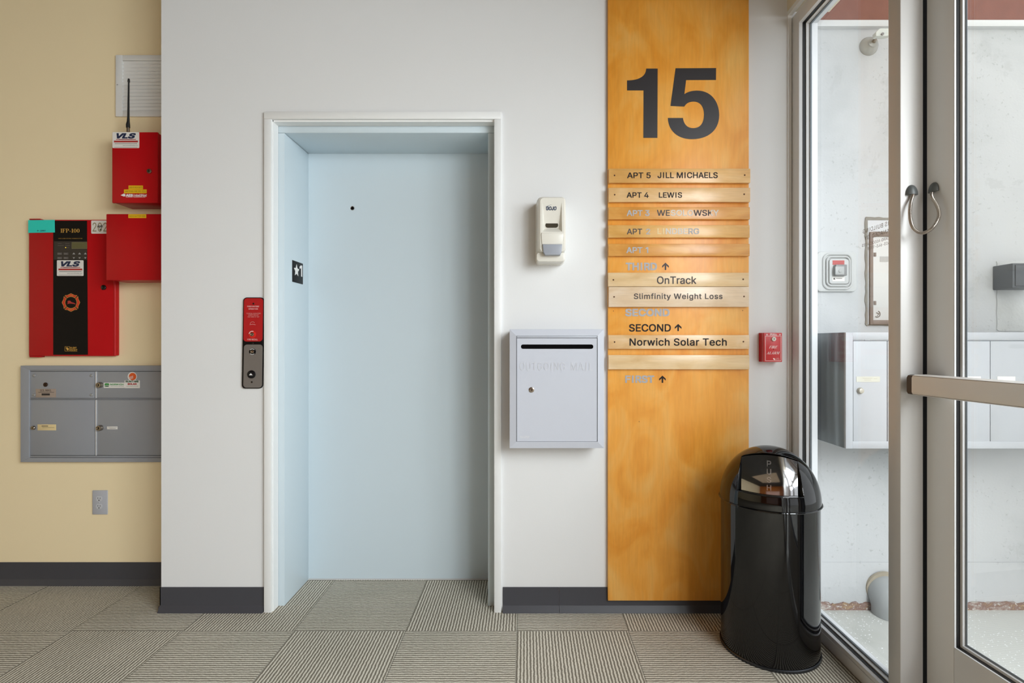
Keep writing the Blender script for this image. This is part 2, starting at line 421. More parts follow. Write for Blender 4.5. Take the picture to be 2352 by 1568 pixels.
def carpet():
    n = N('ribbed_carpet_tiles'); T = 0.464; o = n.obj()
    sp = n.new('ShaderNodeSeparateXYZ'); n.t.links.new(o, sp.inputs[0])
    u = n.math('DIVIDE', n.math('ADD', sp.outputs['X'], 0.038 + 20 * T), T)
    v = n.math('DIVIDE', n.math('ADD', sp.outputs['Y'], 0.163 + 20 * T), T)
    iu, iv = n.math('FLOOR', u), n.math('FLOOR', v); fu, fv = n.math('FRACT', u), n.math('FRACT', v)
    par = n.math('MODULO', n.math('ADD', iu, iv), 2.0)                       # which way the ribs run
    r = n.math('ADD', n.math('MULTIPLY', fu, par), n.math('MULTIPLY', fv, n.math('SUBTRACT', 1.0, par)))
    wob = n.noise(o, 55, 2)
    ph = n.math('ADD', n.math('MULTIPLY', r, 37.0), n.math('MULTIPLY', wob, 0.5))
    rib = n.math('ADD', n.math('MULTIPLY', n.math('SINE', n.math('MULTIPLY', ph, 2 * math.pi)), 0.5), 0.5)
    loops = n.noise(o, 240, 3, 0.75)
    rb = n.math('MULTIPLY', rib, n.math('ADD', 0.1, n.math('MULTIPLY', loops, 1.8)))
    col = n.ramp(rb, [(0.06, lin((122, 115, 103))), (0.45, lin((172, 164, 150))), (0.95, lin((226, 220, 206)))])
    e = 0.010
    seam = n.math('MAXIMUM', n.math('LESS_THAN', fu, e), n.math('LESS_THAN', fv, e))
    big = n.noise(o, 1.8, 3)
    tone = n.ramp(big, [(0.3, (0.90, 0.90, 0.88, 1)), (0.7, (1.06, 1.05, 1.04, 1))])
    mm = n.new('ShaderNodeMix'); mm.data_type = 'RGBA'; mm.blend_type = 'MULTIPLY'; mm.inputs['Factor'].default_value = 1.0
    n.t.links.new(col, mm.inputs['A']); n.t.links.new(tone, mm.inputs['B'])
    c2 = n.mix(n.math('MULTIPLY', seam, 0.55), mm.outputs['Result'], lin((96, 91, 82)))
    n.t.links.new(c2, n.b.inputs['Base Color'])
    n.b.inputs['Roughness'].default_value = 0.95; n.b.inputs['Specular IOR Level'].default_value = 0.1
    n.bump(rb, 0.35, 0.004)
    return n.m
CARPET = carpet()

def concrete(name, base, stain, speck, kind):
    n = N(name); o = n.obj()
    a = n.noise(o, 1.6, 6, 0.6, 0.4)
    c = n.ramp(a, [(0.34, lin(stain)), (0.52, lin(base)), (0.8, lin(tuple(min(255, x + 5) for x in base)))])
    sp_ = n.noise(o, 60, 3, 0.7)
    patch = n.noise(o, 3.0, 3, 0.5, 0.8)
    if kind == 'wall':
        f = n.math('MULTIPLY', n.math('GREATER_THAN', sp_, 0.64), n.math('GREATER_THAN', patch, 0.46))
        c = n.mix(n.math('MULTIPLY', f, 0.28), c, lin(speck))
        blot = n.math('GREATER_THAN', n.noise(o, 5, 8, 0.75, 0.3), 0.60)
        c = n.mix(n.math('MULTIPLY', blot, 0.35), c, lin((174, 175, 175)))
    else:
        vo = n.new('ShaderNodeTexVoronoi'); vo.inputs['Scale'].default_value = 75
        n.t.links.new(o, vo.inputs['Vector'])
        f = n.math('MULTIPLY', n.math('LESS_THAN', vo.outputs['Distance'], n.math('MULTIPLY', n.noise(o, 33, 2), 0.36)), n.math('GREATER_THAN', patch, 0.48))
        c = n.mix(f, c, lin((240, 241, 241)))
    n.t.links.new(c, n.b.inputs['Base Color']); n.b.inputs['Roughness'].default_value = 0.85
    n.bump(n.noise(o, 90, 4), 0.25, 0.003)
    return n.m
CONC = concrete('white_painted_concrete', (193, 194, 195), (178, 180, 181), (124, 124, 120), 'wall')
SLAB = concrete('pale_concrete_slab', (196, 196, 191), (182, 182, 176), (240, 240, 240), 'ground')
RUST = mat('flaking_rust_brown', (144, 119, 100), 0.8, var=0.35, vscale=40, bump=0.4, bscale=60)
def flaking():
    n = N('flaking_paint_over_rust'); o = n.obj(); v = n.mapping(o, (1.0, 1.0, 2.2))
    a = n.noise(v, 22, 6, 0.65, 0.8); b = n.noise(n.mapping(o, (1, 1, 1.8), (3, 1, 2)), 60, 4, 0.7)
    c = n.ramp(a, [(0.36, lin((176, 152, 116))), (0.47, lin((132, 104, 94))), (0.55, lin((144, 120, 112))), (0.66, lin((180, 174, 166)))])
    c = n.mix(n.math('GREATER_THAN', b, 0.60), c, lin((208, 206, 202)))
    n.t.links.new(c, n.b.inputs['Base Color']); n.b.inputs['Roughness'].default_value = 0.85
    n.bump(a, 0.5, 0.004)
    return n.m
FLAKE = flaking()
BRICK = mat('red_brown_masonry', (126, 80, 68), 0.75, var=0.16, vscale=26, bump=0.3, bscale=90)
WALNUT = wood('orange_wood_panelling', (196, 112, 44), (170, 88, 30), (210, 132, 62), 'z', 12.0)
DECK = mat('dark_metal_deck', (74, 72, 70), 0.5, var=0.05)

def glass_mat():
    m = bpy.data.materials.new('clear_glass'); m.use_nodes = True; t = m.node_tree
    for x in list(t.nodes): t.nodes.remove(x)
    out = t.nodes.new('ShaderNodeOutputMaterial'); mx = t.nodes.new('ShaderNodeMixShader')
    tr = t.nodes.new('ShaderNodeBsdfTransparent'); gl = t.nodes.new('ShaderNodeBsdfGlossy'); lw = t.nodes.new('ShaderNodeLayerWeight')
    tr.inputs[0].default_value = (0.975, 0.985, 0.98, 1); gl.inputs['Roughness'].default_value = 0.0
    lw.inputs['Blend'].default_value = 0.5
    p = t.nodes.new('ShaderNodeMath'); p.operation = 'POWER'; p.inputs[1].default_value = 5.0
    q = t.nodes.new('ShaderNodeMath'); q.operation = 'MULTIPLY_ADD'; q.inputs[1].default_value = 0.95; q.inputs[2].default_value = 0.035
    t.links.new(lw.outputs['Facing'], p.inputs[0]); t.links.new(p.outputs[0], q.inputs[0]); t.links.new(q.outputs[0], mx.inputs[0])
    t.links.new(tr.outputs[0], mx.inputs[1]); t.links.new(gl.outputs[0], mx.inputs[2]); t.links.new(mx.outputs[0], out.inputs['Surface'])
    return m
GLASS = glass_mat()
def tinted():
    n = N('smoked_window'); n.b.inputs['Base Color'].default_value = lin((70, 64, 54)); n.b.inputs['Roughness'].default_value = 0.08
    return n.m
SMOKE = tinted()
CLEARP = mat('clear_grey_plastic', (206, 209, 202), 0.15)

# ------------------------------------------------------------------ the setting
def struct(o, label, cat=None): return tag(o, label, cat, None, 'structure')
XR = 1.19            # room face of the shop front
YW = 0.26            # tan wall
WL = -1.63           # left end of the white wall
CEIL = 3.4
m = MB(); m.box(-6.0, XR + 0.02, -8.0, 0.42, -0.06, 0.0); o = m.build('floor', CARPET, local=True)
struct(o, 'grey beige ribbed carpet tiles laid quarter-turned', 'floor')
m = MB(); m.box(-6.1, 1.4, -8.1, 0.5, CEIL, CEIL + 0.05)
for k in range(52):
    yy = -8.0 + k * 0.16
    m.box(-6.0, 1.1, yy, yy + 0.07, CEIL - 0.04, CEIL)
struct(m.build('ceiling', DECK, local=True), 'dark ribbed metal deck ceiling', 'ceiling')

ex0, ex1, etop = X(606, -0.015) + 0.004, X(1151, -0.015) - 0.004, Z(256, -0.015) - 0.004    # rough opening behind the casing
m = MB()
m.box(WL, ex0 + 0.025, 0.0, 0.42, 0, CEIL); m.box(ex1 - 0.025, 1.28, 0.0, 0.12, 0, CEIL)
m.box(ex0 + 0.025, ex1 - 0.025, 0.0, 0.12, etop - 0.025, CEIL)
struct(m.build('wall_back', WHITE, local=True), 'white painted wall around the elevator', 'wall')
m = MB(); m.box(-6.0, WL, YW, 0.42, 0, CEIL)
struct(m.build('wall_back_left', YELLOW, local=True), 'tan yellow wall set back behind the white wall', 'wall')
m = MB(); m.box(-6.1, -6.0, -8, 0.42, 0, CEIL)
struct(m.build('wall_left', YELLOW, local=True), 'tan yellow side wall of the lobby', 'wall')
m = MB(); m.box(-6.0, 1.3, -8.1, -8.0, 0, CEIL)
struct(m.build('wall_rear', WALNUT, local=True), 'orange wood panelled rear wall of the lobby', 'wall')
m = MB(); m.box(1.171, 1.36, -5.62, 0.0, 2.68, CEIL); m.box(1.171, 1.36, -8.0, -5.62, 0, CEIL)
struct(m.build('wall_right', mat('beige_bulkhead_paint', (226, 214, 190), 0.5), local=True), 'beige wall above the glazed front', 'wall')

# rubber base
def base(name, x0, x1, yf, h, label, seam=None):
    prof = [(yf, h), (yf, 0), (yf - 0.021, 0), (yf - 0.020, 0.003), (yf - 0.0045, 0.026), (yf - 0.004, 0.028), (yf - 0.004, h)]
    mb = MB()
    for a, b in ([(x0, x1)] if seam is None else [(x0, seam - 0.0006), (seam + 0.0006, x1)]):
        mb.prism(prof, a, b, 'yz')
    return struct(mb.build(name, BASEB, local=True), label, 'baseboard')
base('baseboard_left', -6.0, WL - 0.018, YW, 0.110, 'charcoal rubber baseboard along the tan wall')
base('baseboard_back', WL - 0.004, X(607.5, 0), 0.0, 0.108, 'charcoal rubber baseboard left of the elevator')
base('baseboard_right', X(1155, 0), 1.17, 0.0, 0.108, 'charcoal rubber baseboard between elevator and glazed front', X(1284, 0))
m = MB(); m.box(WL - 0.004, WL, -0.004, YW - 0.02, 0.022, 0.108); m.box(WL - 0.012, WL, -0.004, YW - 0.02, 0, 0.022, 0.003)
struct(m.build('baseboard_corner', BASEB, local=True), 'charcoal rubber baseboard turning the corner of the white wall', 'baseboard')

# corner strip and the strip under the bulkhead
m = MB(); m.box(1.171, 1.188, -0.006, 0.0, 0.0, 2.68); m.box(1.171, 1.19, -0.69, -0.006, 2.66, 2.68)
struct(m.build('trim_1', TRIMW, local=True), 'narrow white corner strip where the wall meets the glazed front', 'trim')

# ---- elevator: casing, steel frame, door
yc = -0.015
cx0, cx1, cx2, cx3 = X(606, yc), X(623, yc), X(1135, yc), X(1151, yc)
cz0, cz1 = Z(273, yc), Z(256, yc)
m = MB()
m.box(cx0, cx1, yc, 0.045, 0, cz0, 0.0015); m.box(cx2, cx3, yc, 0.045, 0, cz0, 0.0015)
m.box(cx0, cx3, yc, 0.045, cz0 + 0.0006, cz1, 0.0015)
m.box(cx1, cx1 + 0.003, yc + 0.014, 0.045, 0, cz0); m.box(cx1, cx2, yc + 0.014, 0.045, cz0 - 0.007, cz0)
struct(m.build('trim_2', TRIMW, local=True), 'white painted casing framing the elevator opening', 'trim')
yf_ = 0.047
fx0, fx1, fx2, fx3 = X(640, yf_) - 0.02, X(653.5, yf_), X(1121, yf_), X(1136, yf_) + 0.02
fz0, fz1 = Z(305, yf_), Z(288, yf_) + 0.02
YD = 0.309
el = thing('door_1', ((fx1 + fx2) / 2, YD, 0), 'closed blue-grey steel elevator door in its deep steel frame', 'elevator door', None, 'structure')
m = MB()
m.box(fx0, fx1, yf_, YD + 0.04, 0, fz0 - 0.0012, 0.001); m.box(fx2, fx3, yf_, YD + 0.04, 0, fz0 - 0.0012, 0.001)
m.box(fx0, fx3, yf_, YD + 0.04, fz0, fz1, 0.001)
m.build('door_frame', BLUE, el)
m = MB(); m.box(fx1 - 0.01, fx2 + 0.01, YD + 0.002, YD + 0.035, 0.006, fz0 + 0.02)
m.build('door_panel', BLUE, el)
m = MB(); m.box(fx1, fx2, YD - 0.002, YD + 0.03, 0.0005, 0.005); m.build('door_sill', ALU, el)
m = MB(); m.cyl((X(809.5, YD), YD + 0.003, Z(478, YD)), 0.0085, (0, -1, 0), 0.003, 24, mi=1)
m.lathe([(0.0085, 0), (0.0105, 0.002), (0.0095, 0.0035), (0.008, 0.003)], (X(809.5, YD), YD + 0.002, Z(478, YD)), (0, -1, 0), 24)
m.build('key_hole', [NICKEL, DARK], el)

# ---- glazed front: fixed sidelight (window_1)
JY = -0.064; MY0, MY1 = -0.624, -0.68; HX1 = 1.272; GX = 1.243; HZ = 2.593; SZ = 0.0575
wn = thing('window_1', (1.23, -0.34, 0), 'fixed glass sidelight in an aluminium frame between the wall and the glass door', 'window', None, 'structure')
m = MB(); m.box(XR, HX1, JY, -0.001, 0, 2.65, 0.0015); m.build('jamb', ALUW, wn)
m = MB(); m.box(XR, HX1, MY0 - 0.001, JY, 0, SZ, 0.0015); m.box(XR - 0.003, XR, MY0, JY, 0, 0.042, 0.001); m.build('sill', ALUW, wn)
m = MB(); m.box(XR, HX1, -0.69, JY, HZ, 2.65, 0.0015); m.build('head', ALUW, wn)
m = MB(); m.box(XR, 1.262, MY1, MY0, 0, 2.65, 0.002); m.build('mullion', mat('mullion_aluminium', (206, 204, 202), 0.42, metal=0.1), wn)
m = MB(); m.box(1.262, 1.312, -0.672, MY0, 0, 2.65); m.build('mullion_gasket', GASK, wn)
def band(x0, x1, d, mtl, name):
    """strip running round the inside of the frame, standing d proud of it"""
    mb = MB()
    mb.box(x0, x1, JY - d, JY, SZ, HZ); mb.box(x0, x1, MY0, MY0 + d, SZ, HZ)
    mb.box(x0, x1, MY0 + d, JY - d, SZ, SZ + d); mb.box(x0, x1, MY0 + d, JY - d, HZ - d, HZ)
    return mb.build(name, mtl, wn)
band(1.206, 1.219, 0.002, GASK, 'gasket')
band(1.219, 1.233, 0.006, ALUW, 'glazing_stop')
band(1.233, 1.240, 0.012, SPACER, 'spacer')
m = MB(); m.box(GX - 0.003, GX + 0.003, MY0 + 0.001, JY - 0.001, SZ + 0.001, HZ - 0.001); m.build('pane', GLASS, wn)
m = MB(); gx = GX + 0.0045
pl = lambda u, v: (gx, u, v)
fit(m, 'THIS BUILDING', -0.577, -0.406, 1.603, 1.618, pl, 0.0)
fit(m, 'MANAGED  BY', -0.565, -0.416, 1.577, 1.592, pl, 0.0)
fit(m, 'GODDARD ASSOCIATES', -0.582, -0.401, 1.5545, 1.565, pl, 0.0)
fit(m, '603-643-1108', -0.548, -0.434, 1.538, 1.5485, pl, 0.0)
m.build('window_lettering', mat('grey_window_lettering', (96, 90, 86), 0.6), wn)

# ---- the glass door, slightly ajar (door_2)
dr = thing('door_2', (1.268, -0.686, 0), 'aluminium framed glass entrance door with a push bar', 'glass door', None, 'structure', rz=R(4.5))
dr['_local'] = True
DW, DH, SW = 0.95, 2.56, 0.096
m = MB(); m.box(0, 0.045, -SW, 0, 0.012, DH, 0.003); m.build('hinge_stile', ALU, dr)
m = MB(); m.box(0, 0.045, -DW, -DW + SW, 0.012, DH, 0.003); m.build('lock_stile', ALU, dr)
m = MB(); m.box(0.0005, 0.0445, -DW + SW, -SW, 0.012, 0.292, 0.002); m.build('bottom_rail', ALU, dr)
m = MB(); m.box(0.0005, 0.0445, -DW + SW, -SW, DH - 0.11, DH, 0.002); m.build('top_rail', ALU, dr)
def dband(x0, x1, d0, d1, mtl, name):
    mb = MB(); a, b, z0, z1 = -DW + SW + d0, -SW - d0, 0.292 + d0, DH - 0.11 - d0; d = d1 - d0
    mb.box(x0, x1, b - d, b, z0, z1); mb.box(x0, x1, a, a + d, z0, z1)
    mb.box(x0, x1, a + d, b - d, z0, z0 + d); mb.box(x0, x1, a + d, b - d, z1 - d, z1)
    return mb.build(name, mtl, dr)
dband(0.001, 0.007, 0.0, 0.0015, ALUW, 'glazing_stop')
dband(0.007, 0.018, 0.0, 0.003, GASK, 'gasket')
dband(0.018, 0.026, 0.0, 0.011, ALUW, 'spacer')
dband(0.026, 0.0275, 0.003, 0.017, SPACER, 'glass_edge')
m = MB(); m.box(0.028, 0.034, -DW + SW + 0.001, -SW - 0.001, 0.294, DH - 0.112); m.build('pane', GLASS, dr)
bz = 1.07
pb = MB()
prof = [(-0.078, -0.022), (-0.074, -0.0295), (-0.066, -0.032), (-0.03, -0.032), (-0.03, 0.032), (-0.066, 0.032), (-0.074, 0.0295), (-0.078, 0.022)]
ys = (-0.93, -0.02)
def bar_prism(mb, sc, y0, y1, mi=0):
    n0 = set(mb.bm.faces)
    a = [mb.bm.verts.new((u * 1.0 if sc == 1 else u + 0.001, y0, bz + v * sc)) for u, v in prof]
    b = [mb.bm.verts.new((u * 1.0 if sc == 1 else u + 0.001, y1, bz + v * sc)) for u, v in prof]
    fs = [mb.bm.faces.new(a), mb.bm.faces.new(b)]
    for i in range(len(prof)):
        j = (i + 1) % len(prof); fs.append(mb.bm.faces.new((a[i], a[j], b[j], b[i])))
    bmesh.ops.recalc_face_normals(mb.bm, faces=fs)
bar_prism(pb, 1, -0.93, -0.032)
bar = pb.build('push_bar', mat('brushed_bar_aluminium', (226, 222, 217), 0.36, metal=0.15, var=0.03, vscale=12), dr)
pb = MB(); bar_prism(pb, 0.97, -0.032, -0.012); pb.build('end_cap', mat('dark_bronze_plastic', (62, 50, 42), 0.45), bar, local=True)
pb = MB(); pb.box(-0.031, 0.0, -0.07, -0.02, bz - 0.026, bz + 0.026, 0.002); pb.box(-0.031, 0.0, -0.92, -0.87, bz - 0.026, bz + 0.026, 0.002)
pb.build('bar_bracket', GASK, bar, local=True)
pb = MB()
for zz in (-0.0285, -0.0255, 0.0255, 0.0285): pb.box(-0.0752, -0.0735, -0.93, -0.034, bz + zz - 0.0005, bz + zz + 0.0005)
pb.build('bar_groove', mat('groove_shadow_line', (120, 108, 98), 0.6), bar, local=True)

# the rest of the glazed front, behind the camera's right shoulder
w2 = thing('window_2', (1.23, -3.1, 0), 'tall glazing of the shop front beyond the glass door', 'window', None, 'structure')
m = MB()
for yy in (-1.66, -2.62, -3.58, -4.56, -5.56): m.box(XR, HX1, yy - 0.028, yy + 0.028, 0, 2.65, 0.002)
m.box(XR, HX1, -5.58, -1.64, 0, 0.09, 0.002); m.box(XR, HX1, -5.58, -0.69, HZ, 2.66, 0.002)
m.build('frame', ALU, w2)
for a, b in ((-2.59, -1.69), (-3.55, -2.65), (-4.53, -3.61), (-5.53, -4.59)):
    m = MB(); m.box(GX - 0.003, GX + 0.003, a, b, 0.091, HZ - 0.001); m.build('pane', GLASS, w2)

# ---- outside
YO = 0.08
m = MB(); m.box(1.28, 5.2, YO, 0.3, -0.1, 2.66); m.box(1.28, 5.2, YO - 0.006, YO, -0.03, Z(1290, YO))
struct(m.build('wall_outside', CONC, local=True), 'white painted concrete wall outside the glass', 'wall')
m = MB(); m.box(1.28, 5.2, YO - 0.022, 0.3, Z(60, YO - 0.022), Z(45, YO - 0.022), 0.003)
struct(m.build('trim_3', mat('white_band_paint', (212, 213, 213), 0.5), local=True), 'white band along the top of the outside wall', 'trim')
m = MB(); m.box(1.28, 5.2, YO - 0.01, 0.3, Z(45, YO - 0.022), 3.6)
struct(m.build('wall_outside_upper', BRICK, local=True), 'red brown masonry above the white outside wall', 'wall')
m = MB(); m.box(XR + 0.02, 5.2, -7.0, YO, -0.09, -0.03)
struct(m.build('floor_outside', SLAB, local=True), 'pale concrete slab outside scattered with white salt grains', 'pavement')
random.seed(4)
m = MB()
pts = [(1.285, -0.03), (5.19, -0.03)]; xx = 5.19
while xx > 1.29:
    pts.append((xx, -0.03 + random.choice((0.030, 0.034, 0.036, 0.037, 0.026)) + random.uniform(-0.002, 0.002))); xx -= random.uniform(0.006, 0.03)
m.prism(pts, YO - 0.014, YO - 0.006)
struct(m.build('trim_4', FLAKE, local=True), 'flaking rust brown strip at the foot of the outside wall', 'trim')

# ------------------------------------------------------------------ things on the tan wall
def screw(parent, x, y, z, r=0.004, mtl=None, name='screw', slot=True):
    mb = MB(); mb.lathe([(r, 0), (r, 0.0008), (r * 0.8, 0.0016), (0, 0.0019)], (x, y, z), (0, -1, 0), 16)
    if slot: mb.box(x - r * 0.7, x + r * 0.7, y - 0.0022, y - 0.0012, z - r * 0.12, z + r * 0.12, mi=1)
    return mb.build(name, [mtl or NICKEL, DARK], parent)
def lock(parent, x, y, z, r, mtl=None, d=0.006, name='lock'):
    mb = MB(); mb.lathe([(r, 0), (r, d * 0.7), (r * 0.82, d), (r * 0.6, d), (r * 0.55, d * 0.85), (0, d * 0.85)], (x, y, z), (0, -1, 0), 28)
    mb.box(x - r * 0.12, x + r * 0.12, y - d * 0.9, y - d * 0.8, z - r * 0.38, z + r * 0.38, mi=1)
    return mb.build(name, [mtl or NICKEL, DARK], parent)

# vent grille
yv = YW - 0.012
vx0, vx1, vz0, vz1 = X(265, yv), -1.66, Z(267, yv), Z(126, yv)
g = thing('vent_grille', ((vx0 + vx1) / 2, YW, vz0), 'white louvred air vent grille high on the tan wall', 'vent')
ix0, ix1, iz0, iz1 = X(281, yv), vx1 - 0.035, Z(253, yv), Z(139, yv)
m = MB()
m.box(vx0, ix0, yv, YW, vz0, vz1, 0.002); m.box(ix1, vx1, yv, YW, vz0, vz1, 0.002)
m.box(ix0, ix1, yv + 0.0005, YW, vz0, iz0, 0.002); m.box(ix0, ix1, yv + 0.0005, YW, iz1, vz1, 0.002)
m.build('frame', TRIMW, g)
m = MB(); m.box(ix0, ix1, YW - 0.002, YW, iz0, iz1); m.build('backing', mat('vent_shadow_grey', (150, 146, 140), 0.7), g)
nb = 14; st = (iz1 - iz0) / nb
for k in range(nb):
    z0 = iz0 + k * st
    m = MB(); m.prism([(YW - 0.0035, z0 + st * 0.10), (YW - 0.002, z0 + st * 0.10), (yv + 0.0018, z0 + st * 0.90), (yv + 0.0005, z0 + st * 0.86)], ix0, ix1, 'yz')
    m.build('louvre', TRIMW, g)
screw(g, X(270, yv), yv, Z(195, yv), 0.004, mat('pale_screw', (206, 204, 200), 0.4))

# radio transmitter box
yr = YW - 0.125
bx0, bx1, bz0, bz1 = X(257, yr), X(362, yr), Z(466, yr), Z(303, yr)
rb = thing('radio_box', ((bx0 + bx1) / 2, YW, bz0), 'upper red steel radio box with antenna and keyed lock on the tan wall', 'alarm box')
m = MB(); m.box(bx0 + 0.002, bx1 - 0.002, yr + 0.012, YW, bz0 + 0.002, bz1 - 0.002, 0.004); m.build('body', RED, rb)
m = MB(); m.box(bx0, bx1, yr, yr + 0.0115, bz0, bz1, 0.0035); dd = m.build('door', RED, rb)
lock(dd, X(344, yr), yr, Z(393.5, yr), 0.011, NICKEL, 0.008)
def vls(parent, px0, py0, px1, py1, y):
    W_, H_ = px1 - px0, py1 - py0
    mb = MB(); mb.prism(rrect(X(px0, y), X(px1, y), Z(py1, y), Z(py0, y), 0.004), y - 0.0008, y); s_ = mb.build('sticker', STICK, parent)
    q = lambda a, b: (px0 + a * W_, py0 + b * H_)
    mb = MB(); yy = y - 0.0012
    a = q(.15, .06); b = q(.87, .40); pfit(mb, 'VLS', a[0], a[1], b[0], b[1], yy, bold=0.04, shear=0.32, mi=0)
    a = q(.13, .435); b = q(.87, .475); mb.poly([(X(a[0], yy), yy, Z(b[1], yy)), (X(b[0], yy), yy, Z(b[1], yy)), (X(b[0], yy), yy, Z(a[1], yy)), (X(a[0], yy), yy, Z(a[1], yy))], 1)
    a = q(.24, .425); b = q(.76, .49); pfit(mb, 'VERMONT LIFE SAFETY', a[0], a[1], b[0], b[1], yy - 0.0003, bold=0.0, shear=0.2, mi=0)
    a = q(.05, .53); b = q(.95, .64); mb.poly([(X(a[0], yy), yy, Z(b[1], yy)), (X(b[0], yy), yy, Z(b[1], yy)), (X(b[0], yy), yy, Z(a[1], yy)), (X(a[0], yy), yy, Z(a[1], yy))], 1)
    a = q(.08, .71); b = q(.92, .735); mb.poly([(X(a[0], yy), yy, Z(b[1], yy)), (X(b[0], yy), yy, Z(b[1], yy)), (X(b[0], yy), yy, Z(a[1], yy)), (X(a[0], yy), yy, Z(a[1], yy))], 2)
    a = q(.38, .80); b = q(.94, .87); pfit(mb, 'www.vermontlifesafety.com', a[0], a[1], b[0], b[1], yy, bold=0.0, mi=2)
    a = q(.06, .94); b = q(.92, .955); mb.poly([(X(a[0], yy), yy, Z(b[1], yy)), (X(b[0], yy), yy, Z(b[1], yy)), (X(b[0], yy), yy, Z(a[1], yy)), (X(a[0], yy), yy, Z(a[1], yy))], 2)
    mb.build('sticker_lettering', [NAVY, REDINK, VINYLG], s_)
    return s_
vls(dd, 258.5, 303.5, 320, 340, yr)
def tape(parent, px0, py0, px1, py1, y, txt):
    mb = MB(); mb.box(X(px0, y), X(px1, y), y - 0.0008, y, Z(py1, y), Z(py0, y)); t_ = mb.build('label_tape', YLAB, parent)
    mb = MB(); pfit(mb, txt, px0 + 2, py0 + 2.4, px1 - 2, py1 - 2.4, y - 0.0011, bold=0.0); mb.build('tape_lettering', mat('brown_tape_print', (120, 92, 20), 0.6), t_)
    return t_
tape(dd, 295.5, 426, 328.5, 434.6, yr, 'RADIO BOX 0475')
tape(dd, 285, 435, 337, 443.8, yr, 'HARTFORD FIRE 295-3232')
m = MB(); pfit(m, 'AES', 289, 445.5, 305.5, 451.5, yr - 0.0006, bold=0.05); pfit(m, 'IntelliNet', 306.5, 445.3, 337.3, 451.7, yr - 0.0006, bold=0.015, shear=0.15)
ppoly(m, [(277, 448.2), (284, 444.6), (288, 445.2), (288, 450.6), (284, 451)], yr - 0.0006)
ppoly(m, [(289, 452.4), (305, 452.4), (305, 453), (289, 453)], yr - 0.0006); ppoly(m, [(306.5, 452.4), (334, 452.4), (334, 453), (306.5, 453)], yr - 0.0006)
m.build('door_lettering', WPRINT, dd)
ya = YW - 0.075
m = MB()
az = Z(303, ya); m.cyl((X(294.3, ya), ya, az), 0.0068, (0, 0, 1), 0.022, 20, mi=1)
m.tube([(X(294.3, ya), ya, az + 0.02), (X(294.0, ya), ya, az + 0.035), (X(294.6, ya), ya, az + 0.05), (X(294.9, ya), ya, az + 0.075), (X(295.2, ya), ya, az + 0.15), (X(295.6, ya), ya, Z(190, ya)), (X(295.7, ya), ya, Z(187, ya)), (X(295.8, ya), ya, Z(181, ya))], 0.004, 14,
       rf=lambda i: [0.0085, 0.0085, 0.006, 0.0048, 0.004, 0.0036, 0.0052, 0.004][i])
m.build('antenna', [mat('black_antenna_rubber', (20, 19, 20), 0.5), NICKEL], rb)

# battery box
bx0, bx1, bz0, bz1 = X(243.5, yr), -1.668, Z(643.5, yr), Z(491, yr)
bb = thing('battery_box', ((bx0 + bx1) / 2, YW, bz0), 'plain red steel battery box overlapping the alarm panel, below the radio box', 'alarm box')
m = MB(); m.box(bx0 + 0.002, bx1, yr + 0.012, YW, bz0 + 0.002, bz1 - 0.002, 0.004); m.build('body', RED, bb)
m = MB(); m.box(bx0, bx1, yr, yr + 0.0115, bz0, bz1, 0.0035); dd = m.build('door', RED, bb)
tape(dd, 295, 492, 336, 500.6, yr, 'RADIO BATTERY BOX')
m = MB(); yk = yr + 0.05; m.box(X(283, yk), X(300, yk), yk - 0.012, yk + 0.012, bz1 - 0.002, bz1 + 0.006, 0.003); m.build('conduit_nut', BLACK, bb)

# fire alarm control panel
yp = YW - 0.028
px0, px1, pz0, pz1 = X(66, yp), X(265.5, yp), Z(817.5, yp), Z(504.5, yp)
fp = thing('fire_alarm_control_box', ((px0 + px1) / 2, YW, pz0), 'tall red fire alarm control panel with a black centre strip on the tan wall', 'alarm panel')
m = MB(); m.box(px0 + 0.002, px1 - 0.002, yp + 0.006, YW, pz0 + 0.002, pz1 - 0.002, 0.004); m.build('body', RED, fp)
m = MB(); m.box(px0, px1, yp, yp + 0.0055, pz0, pz1, 0.0025); m.cyl((px1 - 0.006, yp + 0.004, pz0 + 0.003), 0.006, (0, 0, 1), pz1 - pz0 - 0.006, 20)
dd = m.build('door', RED, fp)
for zz in (pz0 - 0.006, pz1):
    m = MB(); m.box(px0, px0 + 0.055, yp + 0.001, YW, zz, zz + 0.006, 0.0025); m.build('hinge', RED, fp)
yq = yp - 0.0008
m = MB(); m.prism([(X(122.5, yp), Z(814.5, yp)), (X(202, yp), Z(814.5, yp)), (X(200, yp), Z(507, yp)), (X(122.5, yp), Z(507, yp))], yq, yp); strip = m.build('front_strip', BLACK, dd)
yq2 = yq - 0.0008
m = MB(); serif(m, 'IFP-100', X(139, yq2), X(183.5, yq2), Z(534, yq2), Z(525, yq2), onwall(yq2))
m.build('model_lettering', GOLD, strip); m = MB()
pfit(m, 'FIRE ALARM CONTROL COMMUNICATOR', 134, 546.6, 189, 548.4, yq2, bold=0.0)
m.build('caption_lettering', GOLD, strip); m = MB()
pfit(m, 'SILENT', 161, 796.5, 176, 800.6, yq2, bold=0.03); pfit(m, 'KNIGHT', 161, 801.6, 178, 805.4, yq2, bold=0.03)
ppoly(m, [(161, 806.2), (177.5, 806.2), (177.5, 806.7), (161, 806.7)], yq2)
for a, b, c, d in ((149, 795.5, 160, 796.1), (149, 805.8, 160, 806.4), (149, 796.1, 149.6, 805.8), (159.4, 796.1, 160, 805.8)): ppoly(m, [(a, b), (c, b), (c, d), (a, d)], yq2)
ppoly(m, [(151, 798), (154.5, 797.6), (158, 800), (157.6, 804), (154, 804.4), (152.6, 801.5)], yq2)
m.build('maker_mark', GOLD, strip)
